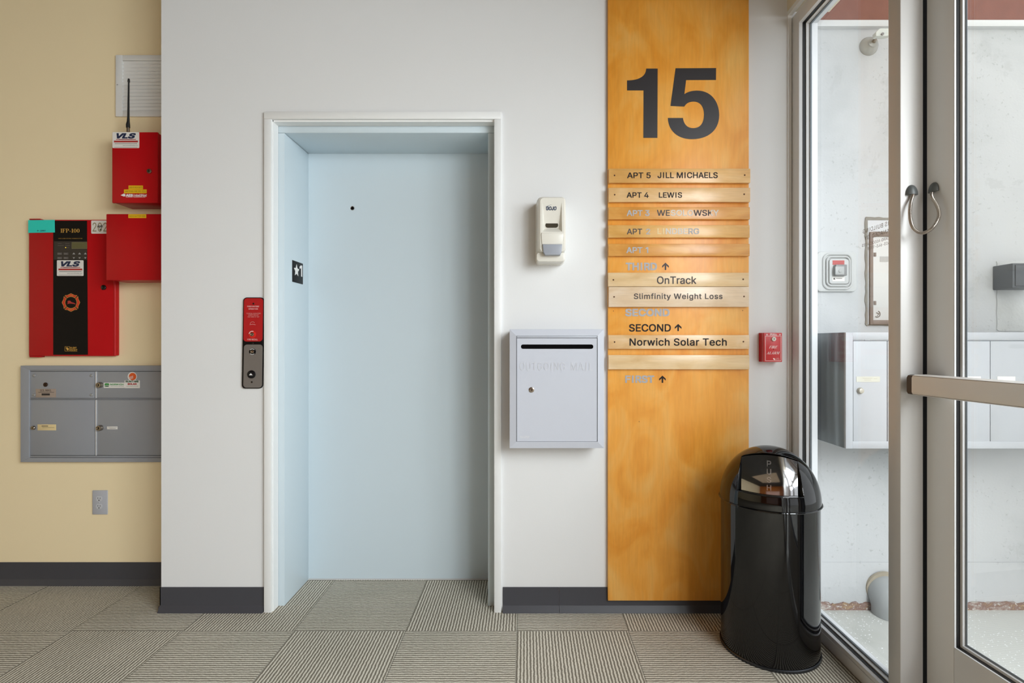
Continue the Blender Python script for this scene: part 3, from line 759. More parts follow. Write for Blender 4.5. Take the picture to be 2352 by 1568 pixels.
# display window
m = MB(); m.box(X(124, yq2), X(200, yq2), yq2 - 0.0004, yq, Z(596, yq2), Z(554, yq2)); disp = m.build('display_panel', DKGREY, strip)
y3 = yq2 - 0.0012
m = MB(); m.box(X(164.5, y3), X(199.8, y3), y3, yq2, Z(571, y3), Z(556, y3), mi=0); m.box(X(165.3, y3), X(199.8, y3), y3 - 0.0006, y3, Z(570, y3), Z(557, y3), mi=1)
m.build('display', [mat('display_bezel', (120, 112, 78), 0.4), LCD], strip)
y4 = y3
for r_, row in enumerate((582.5, 592.3)):
    for c_, txt in ((131.5, ('SILENCE', 'RESET')[r_]), (146, ('ACK', 'DRILL')[r_])):
        m = MB(); m.box(X(c_, y4), X(c_ + 10.5, y4), y4, yq2, Z(row + 2.6, y4), Z(row - 2.6, y4), 0.0003)
        m.build('button', mat('grey_membrane_key', (92, 86, 82), 0.4), strip)
        m = MB(); pfit(m, txt, c_ + 1.6, row - 0.9, c_ + (9 if c_ < 140 else 7.5), row + 0.9, y4 - 0.001, bold=0.0); m.build('button_lettering', PALE, strip)
y4 = y3 - 0.001
for c_ in (169.6, 182.8, 196):
    for tri_ in ([(c_ - 3.4, 584), (c_ + 3.4, 584), (c_, 579.6)], [(c_ - 2.8, 590.6), (c_, 594.4), (c_ + 2.8, 590.6)]):
        m = MB(); ppoly(m, tri_, y4); m.build('arrow_key', PALE, strip)
m = MB()
for c_, r_, l_ in ((132.5, 559, 9), (132.5, 563.8, 14), (149.5, 559, 10), (149.5, 563.8, 11), (153, 568.3, 6)):
    ppoly(m, [(c_, r_ - 0.35), (c_ + l_, r_ - 0.35), (c_ + l_, r_ + 0.35), (c_, r_ + 0.35)], y4)
m.build('indicator_legend', mat('dim_print', (112, 104, 98), 0.5), strip)
m = MB(); m.cyl((X(150.5, y4), y4 + 0.001, Z(568.3, y4)), 0.0022, (0, -1, 0), 0.001, 12)
led = mat('yellow_led', (240, 210, 60), 0.4); led.node_tree.nodes['Principled BSDF'].inputs['Emission Color'].default_value = lin((250, 214, 70)); led.node_tree.nodes['Principled BSDF'].inputs['Emission Strength'].default_value = 0.8
m.build('indicator_light', led, strip)
vls(strip, 131, 597.5, 192, 633.5, yq)
# fire service emblem
ec, er = (163, 694.5), 21.0
m = MB()
def ro(t):                                  # t: -1..1 across a quadrant
    a = abs(t); return 1.0 - 0.10 * math.sin(math.pi * min(a / 0.62, 1.0) * 0.5) if a < 0.62 else 0.90 + 0.14 * ((a - 0.62) / 0.38)
for sc_in, sc_out, gap, dy, mi in ((0.62, 1.0, 3.2, 0.0, 0), (0.665, 0.955, 5.6, 0.0004, 1)):
    for q_ in range(4):
        pts = []
        K = 18
        for k in range(K + 1):
            t = -1 + 2 * k / K; a = R(q_ * 90 + t * (45 - gap)); r_ = ro(t) * er * sc_out; pts.append((ec[0] + r_ * math.cos(a), ec[1] - r_ * math.sin(a)))
        inn = []
        for k in range(K + 1):
            t = 1 - 2 * k / K; a = R(q_ * 90 + t * (45 - gap)); inn.append((ec[0] + er * sc_in * math.cos(a), ec[1] - er * sc_in * math.sin(a)))
        for k in range(K):
            ppoly(m, [pts[k + 1], pts[k], inn[K - k], inn[K - k - 1]][::-1], yq2 - dy, mi)
ppoly(m, [(153, 698.5), (155.5, 696.5), (155, 691.5), (158, 690), (161.5, 690.5), (164, 693.5), (169, 694.8), (173, 697), (174, 699), (169, 697.6), (160, 696.8)], yq2, 2)
pfit(m, 'LIFE', 158.5, 677.4, 167.5, 680, yq2 - 0.001, mi=3); pfit(m, 'SAFETY', 156.5, 709.4, 170, 712, yq2 - 0.001, mi=3)
m.build('emblem', [GOLD, mat('vermilion_print', (206, 52, 26), 0.5), REDINK, GOLD], strip)
# stickers on the door
m = MB(); m.prism([(X(65.5, yp), Z(534.8, yp)), (X(126.6, yp), Z(533.8, yp)), (X(126, yp), Z(505, yp)), (X(65.5, yp), Z(505.5, yp))], yp - 0.0018, yp); s_ = m.build('sticker', TEAL, dd); s_['label'] = 'teal sticker'
m = MB(); pfit(m, 'P- 2957', 85.5, 528, 104.5, 531.6, yp - 0.0022, bold=0.02); m.build('sticker_lettering', NAVY, s_)
m = MB(); m.prism(rrect(X(210, yp), X(262, yp), Z(536.5, yp), Z(506.5, yp), 0.004), yp - 0.0012, yp); s_ = m.build('sticker', STICK, dd); s_['label'] = 'white year sticker'
m = MB(); pfit(m, '2020', 212.5, 511, 259, 531.8, yp - 0.0016, bold=0.0); m.build('sticker_lettering', mat('olive_print', (150, 136, 100), 0.5), s_)
m = MB(); pfit(m, 'April', 223.5, 516.5, 236, 523.5, yp - 0.0022, bold=0.02); pfit(m, '8', 229, 525, 232, 529, yp - 0.0022, bold=0.03); m.build('handwriting', BLACK, s_)
m = MB(); m.lathe([(0.0125, 0), (0.012, 0.004), (0.008, 0.007), (0, 0.008)], (X(238.5, yp), yp, Z(660, yp)), (0, -1, 0), 24); m.build('lock', mat('black_lock', (14, 13, 14), 0.2), dd)

# indoor mailbox bank
ym = YW - 0.024
mx0, mx1, mz0, mz1 = X(47, ym), -1.655, Z(1061, ym), Z(839.5, ym)
mbk = thing('mailbox_bank', ((mx0 + mx1) / 2, YW, mz0), 'grey metal bank of four mailbox compartments set in the tan wall', 'mailboxes')
fx = X(67, ym) - mx0
m = MB()
for pts in ([(mx0, mz0), (mx0 + fx, mz0 + fx * .5), (mx0 + fx, mz1 - fx * .5), (mx0, mz1)], [(mx0, mz1), (mx0 + fx, mz1 - fx * .5), (mx1, mz1 - fx * .5), (mx1, mz1)], [(mx0, mz0), (mx1, mz0), (mx1, mz0 + fx * .5), (mx0 + fx, mz0 + fx * .5)]):
    m.prism(pts, ym, YW, b=0.001)
m.build('frame', STEEL, mbk)
m = MB(); m.box(mx0 + fx - .002, mx1, ym + 0.008, YW, mz0 + fx * .5 - .002, mz1 - fx * .5 + .002); m.build('back', mat('mailbox_gap_grey', (66, 67, 70), 0.5), mbk)
yd = ym + 0.004
m = MB(); m.box(X(59, yd), X(66.5, yd), yd - 0.002, YW, Z(1050, yd), Z(848.5, yd), 0.001); m.box(X(66.5, yd), mx1, yd - 0.001, YW, Z(852, yd), Z(848.5, yd), 0.001)
m.box(X(66.5, yd), mx1, yd - 0.001, YW, Z(1050, yd), Z(1046.5, yd), 0.001); m.box(X(66.5, yd), mx1, yd - 0.001, YW, Z(917.2, yd), Z(914.8, yd), 0.001)
m.build('inner_frame', STEEL, mbk)
def mdoor(a, b, c, d, label):
    mb = MB(); mb.box(X(a, yd), b if b < 0 else X(b, yd), yd, YW - 0.001, Z(d, yd), Z(c, yd), 0.0015)
    dd_ = mb.build('door', STEEL, mbk); dd_['label'] = label; return dd_
d1 = mdoor(68.5, 217.5, 853, 914, 'blank upper left door with four rivets')
d2 = mdoor(223, -1.662, 853, 914, 'upper right door with two stickers')
d3 = mdoor(68.5, 217.5, 918, 1045.5, 'lower left door with a cream label')
d4 = mdoor(223, -1.662, 918, 1045.5, 'lower right door with a small white label')
m = MB(); m.box(X(220, yd), X(222.2, yd), yd - 0.003, YW - 0.001, Z(914, yd), Z(853, yd), 0.0008); m.box(X(220, yd), X(222.2, yd), yd - 0.003, YW - 0.001, Z(1045.5, yd), Z(918, yd), 0.0008)
m.build('hinge', STEELL, mbk)
for a, b in ((79, 862), (210.5, 862), (79, 906.5), (210.5, 906.5)):
    mb = MB(); mb.lathe([(0.0075, 0), (0.007, 0.003), (0.004, 0.005), (0, 0.0055)], (X(a, yd), yd, Z(b, yd)), (0, -1, 0), 18); mb.build('rivet', mat('rivet_grey', (176, 177, 178), 0.35, metal=0.5), d1)
lock(d1, X(105, yd), yd, Z(883, yd), 0.0105, mat('dark_bronze', (74, 56, 46), 0.35, metal=0.8), 0.004)
for dd_, a, b, r_ in ((d2, 231, 883.5, 0.014), (d4, 231.5, 982, 0.014), (d3, 78, 982, 0.010)): lock(dd_, X(a, yd), yd, Z(b, yd), r_, NICKEL, 0.016 if r_ > .012 else 0.009)
m = MB(); m.box(X(82.5, yd), X(129, yd), yd - 0.0012, yd, Z(912.5, yd), Z(892.8, yd), 0.0004); pl_ = m.build('name_plate', mat('tan_metal_plate', (176, 160, 148), 0.4, metal=0.3), d1)
m = MB(); yy = yd - 0.0016; pfit(m, 'U.S. MAIL', 92.5, 893.8, 118, 898.6, yy, bold=0.01); ppoly(m, [(88, 900.2), (124, 900.2), (124, 901), (88, 901)], yy)
ppoly(m, [(95.5, 903.2), (114.5, 903.2), (114.5, 907.8), (95.5, 907.8)], yy); m.build('plate_lettering', VINYLB, pl_)
m = MB(); m.box(X(238.5, yd), X(286.5, yd), yd - 0.0008, yd, Z(890.5, yd), Z(878.5, yd)); s_ = m.build('sticker', STICK, d2); s_['label'] = 'white and green company sticker'
m = MB(); yy = yd - 0.0012
ppoly(m, [(240.3, 881), (243, 879.6), (250.5, 880.3), (250.5, 885.5), (246, 884), (240.3, 885.5)], yy, 0); ppoly(m, [(240.3, 886.6), (246, 885), (250.5, 886.8), (250.5, 887.8), (240.3, 887.8)], yy, 1)
pfit(m, 'NORWICH', 253, 880.6, 284, 884.4, yy, bold=0.03, mi=0); pfit(m, 'TECHNOLOGIES', 253, 885.6, 284, 887.6, yy, bold=0.0, mi=1)
m.build('sticker_lettering', [GREEN, mat('dark_green_print', (30, 84, 48), 0.5)], s_)
m = MB(); y5 = yd - 0.0010
m.prism(rrect(X(286.5, yd), X(321.5, yd), Z(891, yd), Z(873, yd), 0.003), y5, yd); m.cyl((X(304, yd), yd, Z(864.5, yd)), 0.0225, (0, -1, 0), 0.0012, 32)
s_ = m.build('sticker', STICK, d2); s_['label'] = 'white and orange company sticker'
m = MB(); yy = yd - 0.0016
ppoly(m, [(304.5 + 8.5 * math.cos(R(a)), 864.5 - 8.5 * math.sin(R(a))) for a in range(0, 360, 15)], yy, 0)
for k in range(3): ppoly(m, [(295.5, 866.3 + 2.4 * k), (306, 862.4 + 2.4 * k), (306, 863.3 + 2.4 * k), (295.5, 867.3 + 2.4 * k)], yy - 0.0004, 2)
pfit(m, 'RUNTIME', 288.5, 873.6, 318.5, 878, yy, bold=0.04, mi=1); pfit(m, 'SOLAR', 293, 879.6, 314, 883.6, yy, bold=0.05, mi=3); pfit(m, 'RUNTIMESOLAR.COM', 290.5, 886, 317.5, 887.4, yy, bold=0.0, mi=1)
m.build('sticker_lettering', [ORANGE, mat('dark_green_print', (30, 84, 48), 0.5), STICK, REDINK], s_)
m = MB(); m.box(X(86.5, yd), X(129, yd), yd - 0.001, yd, Z(988, yd), Z(974.3, yd), 0.0003); s_ = m.build('name_label', CREAM, d3)
m = MB(); yy = yd - 0.0014; ppoly(m, [(95.5, 977.4), (110.5, 977.4), (110.5, 978.8), (95.5, 978.8)], yy); ppoly(m, [(97, 981.3), (125, 981.3), (125, 981.8), (97, 981.8)], yy); m.build('label_print', VINYLB, s_)
m = MB(); m.box(X(246, yd), X(270, yd), yd - 0.001, yd, Z(985.5, yd), Z(979, yd), 0.0003); s_ = m.build('name_label', STICK, d4)
m = MB(); ppoly(m, [(249, 981), (269, 981), (269, 981.5), (249, 981.5)], yy); ppoly(m, [(251, 983.2), (266, 983.2), (266, 983.7), (251, 983.7)], yy); m.build('label_print', VINYLG, s_)

# power outlet
yo = YW - 0.006
ox0, ox1, oz0, oz1 = X(211.5, yo), X(246.5, yo), Z(1181.5, yo), Z(1125.8, yo)
ol = thing('power_outlet', ((ox0 + ox1) / 2, YW, oz0), 'grey duplex power outlet low on the tan wall under the mailboxes', 'outlet')
m = MB(); m.box(ox0, ox1, yo, YW, oz0, oz1, 0.003); m.build('cover_plate', mat('outlet_grey_plastic', (182, 183, 190), 0.4), ol)
for pz in (1145, 1162.5):
    cxx, czz = X(228, yo), Z(pz, yo)
    m = MB(); pts = [(cxx + 0.0155 * math.cos(R(a)), czz + max(-0.012, min(0.012, 0.0155 * math.sin(R(a))))) for a in range(0, 360, 10)]
    m.prism(pts, yo - 0.0015, yo); rc = m.build('receptacle', mat('outlet_face_grey', (198, 199, 203), 0.35), ol)
    m = MB(); m.box(cxx - 0.0065, cxx - 0.0045, yo - 0.0018, yo - 0.0014, czz - 0.001, czz + 0.007); m.box(cxx + 0.0045, cxx + 0.0065, yo - 0.0018, yo - 0.0014, czz - 0.001, czz + 0.006)
    m.cyl((cxx, yo - 0.0014, czz - 0.007), 0.0026, (0, -1, 0), 0.0004, 14); m.build('slot', DARK, rc)
screw(ol, X(228, yo), yo, Z(1153.7, yo), 0.003, mat('outlet_face_grey', (198, 199, 203), 0.35))

# ------------------------------------------------------------------ things on the white wall
# elevator call station
ys_ = -0.012
cs = thing('elevator_call_station', (X(580, ys_), 0, Z(892, ys_)), 'narrow call station, red above and grey below, left of the elevator', 'call station')
def tilt(pts):                                # the plate hangs a touch out of plumb
    return [(a - 3.6 * (b - 683) / 209.0, b) for a, b in pts]
def slab(name, a, b, c, d, r, y0, y1, mtl, parent, bev=0.0):
    p = tilt(rrect(a, c, b, d, r, 6)); mb = MB(); mb.prism([(X(u, y0), Z(v, y0)) for u, v in p], y0, y1, b=bev); return mb.build(name, mtl, parent)
slab('back_plate', 558.6, 682.8, 605.6, 892, 8, -0.010, 0.0, BLACK, cs, 0.0015)
rp = slab('fire_service_panel', 560.6, 684.6, 604.2, 784, 7, -0.0122, -0.010, mat('fire_red_panel', (176, 24, 28), 0.4), cs)
gp = slab('button_panel', 562.2, 791, 605.0, 890, 7, -0.0122, -0.010, SATIN, cs)
yt = -0.0128
def tx(mb, s_, cx_, cy_, wpx, hpx, **kw):
    cx_ -= 3.6 * (cy_ - 683) / 209.0; return pfit(mb, s_, cx_ - wpx / 2, cy_ - hpx / 2, cx_ + wpx / 2, cy_ + hpx / 2, yt, **kw)
m = MB(); tx(m, "FIREFIGHTERS'", 582, 703.6, 27.5, 3.6, bold=0.02); tx(m, 'OPERATION', 582, 709.2, 21.5, 3.4, bold=0.02)
m.build('heading_lettering', mat('pale_red_print', (226, 170, 168), 0.5), rp); m = MB(); tx(m, 'TO RECALL ELEVATORS', 582.8, 719.6, 32.5, 2.4, bold=0.0); tx(m, 'INSERT FIRE KEY', 582.8, 723.4, 24, 2.4, bold=0.0); tx(m, 'AND TURN TO "ON"', 582.8, 727.4, 27, 2.4, bold=0.0)
m.build('instruction_lettering', mat('pale_red_print', (226, 170, 168), 0.5), rp); m = MB(); tx(m, 'FIRE RECALL', 581.8, 779.4, 24, 3.6, bold=0.02)
m.build('switch_lettering', mat('pale_red_print', (226, 170, 168), 0.5), rp); m = MB()
for k in range(12):                           # outline of a fire helmet
    a, b = R(180 - 150 * k / 12), R(180 - 150 * (k + 1) / 12)
    ppoly(m, [(580 + 5.6 * math.cos(a), 744.4 - 6 * math.sin(a)), (580 + 5.6 * math.cos(b), 744.4 - 6 * math.sin(b)), (580 + 5.1 * math.cos(b), 744.4 - 5.5 * math.sin(b)), (580 + 5.1 * math.cos(a), 744.4 - 5.5 * math.sin(a))][::-1], yt)
ppoly(m, [(573.6, 745.2), (581, 743.8), (587, 745.6), (587, 746.2), (581, 744.5), (573.6, 745.9)][::-1], yt)
m.build('helmet_mark', mat('pale_red_print', (226, 170, 168), 0.5), rp)
def keyring(parent, cx_, cy_, r, m1, name, col):
    cx_ -= 3.6 * (cy_ - 683) / 209.0; c = (X(cx_, yt), -0.0122, Z(cy_, yt))
    mb = MB(); mb.lathe([(r, 0), (r, 0.002), (r * 0.62, 0.0026), (r * 0.55, 0.0026)], c, (0, -1, 0), 28, mi=0)
    mb.lathe([(r * .55, 0.002), (r * .5, 0.005), (r * .3, 0.006), (r * .26, 0.003), (0, 0.003)], c, (0, -1, 0), 28, mi=1)
    o_ = mb.build(name, [m1, NICKEL], parent)
    mb = MB()
    for a0, a1 in col:
        for k in range(6):
            a, b = R(a0 + (a1 - a0) * k / 6), R(a0 + (a1 - a0) * (k + 0.7) / 6)
            mb.poly([(c[0] + rr * math.cos(t), -0.0152, c[2] + rr * math.sin(t)) for rr, t in ((r * .74, a), (r * .92, a), (r * .92, b), (r * .74, b))])
    mb.build('key_legend', WPRINT, o_)
keyring(rp, 581.2, 767.6, 0.0165, mat('bright_red_ring', (214, 36, 28), 0.35), 'key_switch', ((170, 60),))
keyring(gp, 582.2, 807.5, 0.0150, BLACK, 'key_switch', ((140, 40), (-140, -40)))
bc = (X(577.5, yt), -0.0122, Z(859.5, yt))
m = MB(); m.lathe([(0.0185, 0), (0.0178, 0.003), (0.0145, 0.0035), (0.0135, 0.0015), (0.0125, 0.004), (0.009, 0.0052), (0, 0.0055)], bc, (0, -1, 0), 32); bt = m.build('call_button', mat('dark_call_button', (34, 34, 36), 0.22, metal=0.4), gp)
m = MB(); yy = -0.0180; m.poly([(bc[0] - 0.008, yy, bc[2] - 0.0035), (bc[0] + 0.008, yy, bc[2] - 0.0035), (bc[0], yy, bc[2] + 0.0055)]); m.build('up_arrow', WPRINT, bt)
for a, b in ((582.4, 697.2), (582.2, 788.2), (581.6, 877.2)): screw(cs, X(a - 3.6 * (b - 683) / 209, yt), -0.0122, Z(b, yt), 0.0042, mat('dark_screw', (60, 52, 50), 0.3, metal=0.8), slot=False)

# floor number plate on the left jamb
sx = fx1
ps = thing('floor_number_plate', (sx, 0.17, 1.49), 'small black plate with a white star and 1 on the elevator jamb', 'sign')
y0_, y1_ = F * (-sx) / (CX - 671) + CAM_Y, F * (-sx) / (CX - 695) + CAM_Y
m = MB(); m.box(sx, sx + 0.002, y0_, y1_, 1.488, 1.590, 0.0005); m.build('plate', BLACK, ps)
m = MB(); cyy, czz = y0_ + 0.042 * (y1_ - y0_) / 0.115, 1.546
star = [(cyy + rr * math.sin(R(36 * k)), czz + rr * math.cos(R(36 * k))) for k in range(10) for rr in [0.030 if k % 2 == 0 else 0.0145]]
m.prism(star, sx + 0.002, sx + 0.0032, 'yz'); m.build('star', WPRINT, ps); m = MB()
fit(m, '1', y1_ - 0.042, y1_ - 0.012, 1.524, 1.578, lambda u, v: (sx + 0.0032, u, v), 0.02)
m.build('lettering', WPRINT, ps)

# soap dispenser
YS = -0.118
sd = thing('soap_dispenser', (X(1265, YS), 0, Z(600, YS)), 'ivory plastic soap dispenser with a grey push lever on the white wall', 'dispenser')
def loop(a, b, c, d, r, y): return [(X(u, YS), y, Z(v, YS)) for u, v in rrect(a, c, b, d, r, 8)]
m = MB()
back = [(loop(1231, 449, 1300, 600, 10, 0)), loop(1231, 449, 1300, 600, 10, -0.03), loop(1233, 451, 1299, 598.5, 10, -0.034)]
for a, b in zip(back, back[1:]):
    va = [m.bm.verts.new(p) for p in a]; vb = [m.bm.verts.new(p) for p in b]
    for i in range(len(va)): f = m.bm.faces.new((va[i], va[(i + 1) % len(va)], vb[(i + 1) % len(va)], vb[i])); f.smooth = True
m.poly(back[-1])
bmesh.ops.remove_doubles(m.bm, verts=m.bm.verts, dist=1e-5); bmesh.ops.recalc_face_normals(m.bm, faces=m.bm.faces)
m.build('back_housing', IVORY, sd)
# cover: skinned loops, then a front with the tapering recess cut in
m = MB()
L = [loop(1232, 449.5, 1300, 578, 9, -0.034), loop(1233, 450, 1300, 578, 9, -0.080), loop(1234.5, 450.5, 1299.6, 578, 9, -0.100), loop(1237, 451.5, 1299, 578, 9, -0.112), loop(1241, 454.5, 1296, 578, 8, YS)]
vl = [[m.bm.verts.new(p) for p in l_] for l_ in L]
for a, b in zip(vl, vl[1:]):
    for i in range(len(a)): f = m.bm.faces.new((a[i], a[(i + 1) % len(a)], b[(i + 1) % len(a)], b[i])); f.smooth = True
hole = [(1246, 464), (1290, 464), (1291, 532), (1245.5, 532)]
hv = [m.bm.verts.new((X(u, YS), YS, Z(v, YS))) for u, v in hole]
fl = [hv[0], hv[1], m.bm.verts.new((X(1284, YS), YS + 0.022, Z(522, YS))), m.bm.verts.new((X(1252, YS), YS + 0.022, Z(522, YS)))]
edges = [m.bm.edges.get((vl[-1][i], vl[-1][(i + 1) % len(vl[-1])])) for i in range(len(vl[-1]))] + [m.bm.edges.new((hv[i], hv[(i + 1) % 4])) for i in range(4)]
bmesh.ops.triangle_fill(m.bm, edges=edges, use_beauty=True)
for q_ in ((fl[0], fl[3], fl[2], fl[1]), (hv[0], hv[3], fl[3]), (hv[1], fl[2], hv[2]), (hv[3], hv[2], fl[2], fl[3])):
    try: m.bm.faces.new(q_)
    except ValueError: pass
bmesh.ops.recalc_face_normals(m.bm, faces=m.bm.faces)
cov = m.build('cover', IVORY, sd, sharp=28)
# position of the sloping recess floor at a picture row
def fy(v): return YS + 0.022 * (v - 464) / (522 - 464)
m = MB(); yy = fy(516.5) - 0.0022; m.prism([(X(u, yy), Z(v, yy)) for u, v in rrect(1252.8, 1282, 510.8, 522.6, 5.5, 6)], yy, yy + 0.004); m.build('level_window', SMOKE, cov)
m = MB()
def slope_place(u, v): 
    py = CY - (v - CAM_Z) * F / (YS - CAM_Y); return (u, fy(py) - 0.0012, v)
fit(m, 'GOJO', X(1254.5, YS), X(1278.5, YS), Z(482, YS), Z(473.6, YS), slope_place, 0.03, 0.12)
for k in range(10):
    a, b = k / 10, (k + 1) / 10
    f_ = lambda t: (1253.8 + 14.5 * t, 474.5 - 4.4 * math.sin(t * math.pi * 0.55))
    p, q_ = f_(a), f_(b); th = 0.9 * (1 - a) + 0.15
    m.poly([slope_place(X(u, YS), Z(v, YS)) for u, v in ((p[0], p[1] + th), (q_[0], q_[1] + th * .9), q_, p)])
m.build('logo', mat('slate_blue_print', (62, 72, 96), 0.5), cov)
m = MB(); YL = YS - 0.004
m.prism([(X(1245, YL), Z(561, YL)), (X(1243, YL), Z(540, YL)), (X(1244, YL), Z(534, YL)), (X(1293, YL), Z(534, YL)), (X(1294, YL), Z(540, YL)), (X(1291.5, YL), Z(561, YL))][::-1], YL, YS + 0.02, b=0.002); lv = m.build('push_lever', IVORY, sd)
m = MB(); yg = YS - 0.010; m.prism([(X(u, yg), Z(v, yg)) for u, v in [(1246, 560.5), (1291.5, 560.5), (1290, 579), (1287, 585), (1252, 585), (1248, 579)]], yg, YS + 0.02, b=0.003); m.build('lever_grip', LGREY, lv)
m = MB(); m.box(X(1242.5, YS), X(1293.5, YS), YS + 0.004, YS + 0.02, Z(572, YS), Z(558, YS)); m.build('lever_slot', DARK, cov)
m = MB(); m.prism([(X(u, YS), Z(v, YS)) for u, v in rrect(1232.5, 1299, 577, 599, 7)], -0.100, -0.03, b=0.004); m.build('drip_shelf', IVORY, sd)

# outgoing mailbox
YM = -0.11
ax0, ax1, az0, az1 = X(1170.5, YM), X(1387.5, YM), Z(1029.5, YM), Z(755.5, YM)
mb_ = thing('outgoing_mailbox', ((ax0 + ax1) / 2, 0, az0), 'silver grey wall mailbox with a long slot beside the elevator', 'mailbox')
m = MB(); m.box(ax0 + 0.004, ax1 - 0.004, YM + 0.02, 0, az0 + 0.004, az1 - 0.004, 0.002); m.build('body', GREY, mb_)
iw = X(1186, YM) - ax0
m = MB()
o4 = [(ax0, az0), (ax1, az0), (ax1, az1), (ax0, az1)]; i4 = [(ax0 + iw, az0 + iw), (ax1 - iw + 0.001, az0 + iw), (ax1 - iw + 0.001, az1 - iw), (ax0 + iw, az1 - iw)]
for k in range(4):
    j = (k + 1) % 4; e = 0.0004
    n0 = len(m.bm.verts)
    pts = [o4[k], o4[j], i4[j], i4[k]]
    a = [m.bm.verts.new((u, YM + (0.006 if t < 2 else 0.0), v)) for t, (u, v) in enumerate(pts)]; b = [m.bm.verts.new((u, YM + 0.022, v)) for u, v in pts]
    fs = [m.bm.faces.new(a), m.bm.faces.new(b)] + [m.bm.faces.new((a[i], a[(i + 1) % 4], b[(i + 1) % 4], b[i])) for i in range(4)]
    bmesh.ops.recalc_face_normals(m.bm, faces=fs)
m.build('frame', GREY, mb_)
m = MB(); m.box(ax0 + iw - 0.002, ax1 - iw + 0.002, YM + 0.012, YM + 0.021, az0 + iw - 0.002, az1 - iw + 0.002); m.build('frame_gap', mat('mailbox_gap_dark', (70, 72, 80), 0.6), mb_)
dx0, dx1, dz0, dz1 = X(1187.3, YM), X(1371.3, YM), Z(1013.5, YM), Z(776.5, YM)
m = MB(); m.box(dx0 - 0.0005, dx1 + 0.002, YM + 0.003, YM + 0.02, Z(775.3, YM), az1 - iw - 0.001, 0.001); m.build('top_rail', GREY, mb_)
yd_ = YM + 0.003
m = MB()                                       # door with a real slot cut through it
sl = rrect(X(1196.5, YM), X(1363, YM), Z(801, YM), Z(790.8, YM), 0.0085, 6)
ov = [m.bm.verts.new((u, yd_, v)) for u, v in ((dx0, dz0), (dx1, dz0), (dx1, dz1), (dx0, dz1))]; sv = [m.bm.verts.new((u, yd_, v)) for u, v in sl]
ed = [m.bm.edges.new((ov[i], ov[(i + 1) % 4])) for i in range(4)] + [m.bm.edges.new((sv[i], sv[(i + 1) % len(sv)])) for i in range(len(sv))]
bmesh.ops.triangle_fill(m.bm, edges=ed, use_beauty=True)
r_ = bmesh.ops.extrude_edge_only(m.bm, edges=ed)
for v in [x for x in r_['geom'] if isinstance(x, bmesh.types.BMVert)]: v.co.y += 0.008
bmesh.ops.recalc_face_normals(m.bm, faces=m.bm.faces)
md = m.build('door', GREY, mb_)
m = MB(); m.box(X(1192, YM), X(1367, YM), YM + 0.0115, YM + 0.0119, Z(804, YM), Z(787, YM)); m.build('slot_opening', DARK, md)
lock(md, X(1221, YM), yd_, Z(895, YM), 0.0115, NICKEL, 0.004)
m = MB()
me_h = MB(); pfit(me_h, 'OUTGOING', 1194, 832, 1298, 850.5, yd_ - 0.0012, bold=-0.012, space=1.08); me_h.build('lettering', GREYD, md); me_h = MB(); pfit(me_h, 'MAIL', 1312, 832.5, 1361.5, 850.5, yd_ - 0.0012, bold=-0.012, space=1.08)
me_h.build('lettering', GREYD, md)
m.bm.free()
m = MB(); pfit(m, 'AUTH FLORENCE', 1194.5, 1000.8, 1216, 1002.8, yd_ - 0.0006, bold=0.0); pfit(m, 'CORPORATION', 1195.5, 1004, 1214, 1005.8, yd_ - 0.0006, bold=0.0); m.build('maker_lettering', WPRINT, md)

# directory board with loose name planks
YB = -0.018
b0, b1 = X(1396.5, YB), X(1720, YB)
db = thing('directory_board', ((b0 + b1) / 2, 0, Z(1379, YB)), 'tall varnished birch directory board with a large 15 on the white wall', 'sign board')
m = MB(); m.box(b0, b1, YB, -0.0005, Z(1379, YB), 3.1, 0.001); bd = m.build('board', BOARD, db)
yl = YB - 0.0008
def zc(a, b): return (1400 + a / 6.819, 120 + b / 6.819)
one = [(275, 440)] + bez((275, 440), (440, 440), (570, 390), (575, 255)) + [(755, 255), (750, 1340), (530, 1340), (533, 597), (275, 597)]
five = [(1035, 250), (1670, 247), (1668, 433), (1200, 435), (1173, 655)] + bez((1173, 655), (1230, 615), (1300, 600), (1375, 600)) + bez((1375, 600), (1590, 600), (1718, 770), (1718, 985)) \
    + bez((1718, 985), (1718, 1210), (1560, 1360), (1290, 1360)) + bez((1290, 1360), (1070, 1360), (920, 1230), (914, 1028)) + [(1150, 1028)] + bez((1150, 1028), (1165, 1130), (1220, 1187), (1310, 1187)) \
    + bez((1310, 1187), (1420, 1187), (1480, 1110), (1480, 975)) + bez((1480, 975), (1480, 850), (1420, 772), (1320, 772)) + bez((1320, 772), (1250, 772), (1205, 795), (1172, 850)) + [(955, 840)]
m = MB()
for pts in (one, five): m.prism([(X(u, yl), Z(v, yl)) for u, v in (zc(a, b) for a, b in pts)], yl, YB)
m.build('house_number', VINYLB, bd)
def arrow(mb, cx_, y0, y1, w_, yy, mi=0):
    """an up arrow: head of two strokes and a shaft"""
    t, h = w_ * 0.115, w_ / 2
    half = [(h, y0 + h * 0.95), (h, y0 + h * 0.95 + w_ * .28), (t, y0 + w_ * .3 + t * 0.91), (t, y1)]
    ppoly(mb, [(cx_, y0)] + [(cx_ + a, b) for a, b in half] + [(cx_ - a, b) for a, b in half[::-1]], yy, mi)
for tx_, q_, mt_, bo in (('THIRD', (1437, 603, 1509, 620.5), VINYLS, 0.03), ('SECOND', (1436, 708.6, 1538, 726.4), VINYLS, 0.03), ('FIRST', (1436, 861.8, 1502.5, 879.2), VINYLS, 0.03), ('SECOND', (1444.8, 744, 1541, 761.4), VINYLK, 0.014)):
    m = MB(); pfit(m, tx_, *q_, yl, bold=bo); m.build('floor_lettering', mt_, bd)
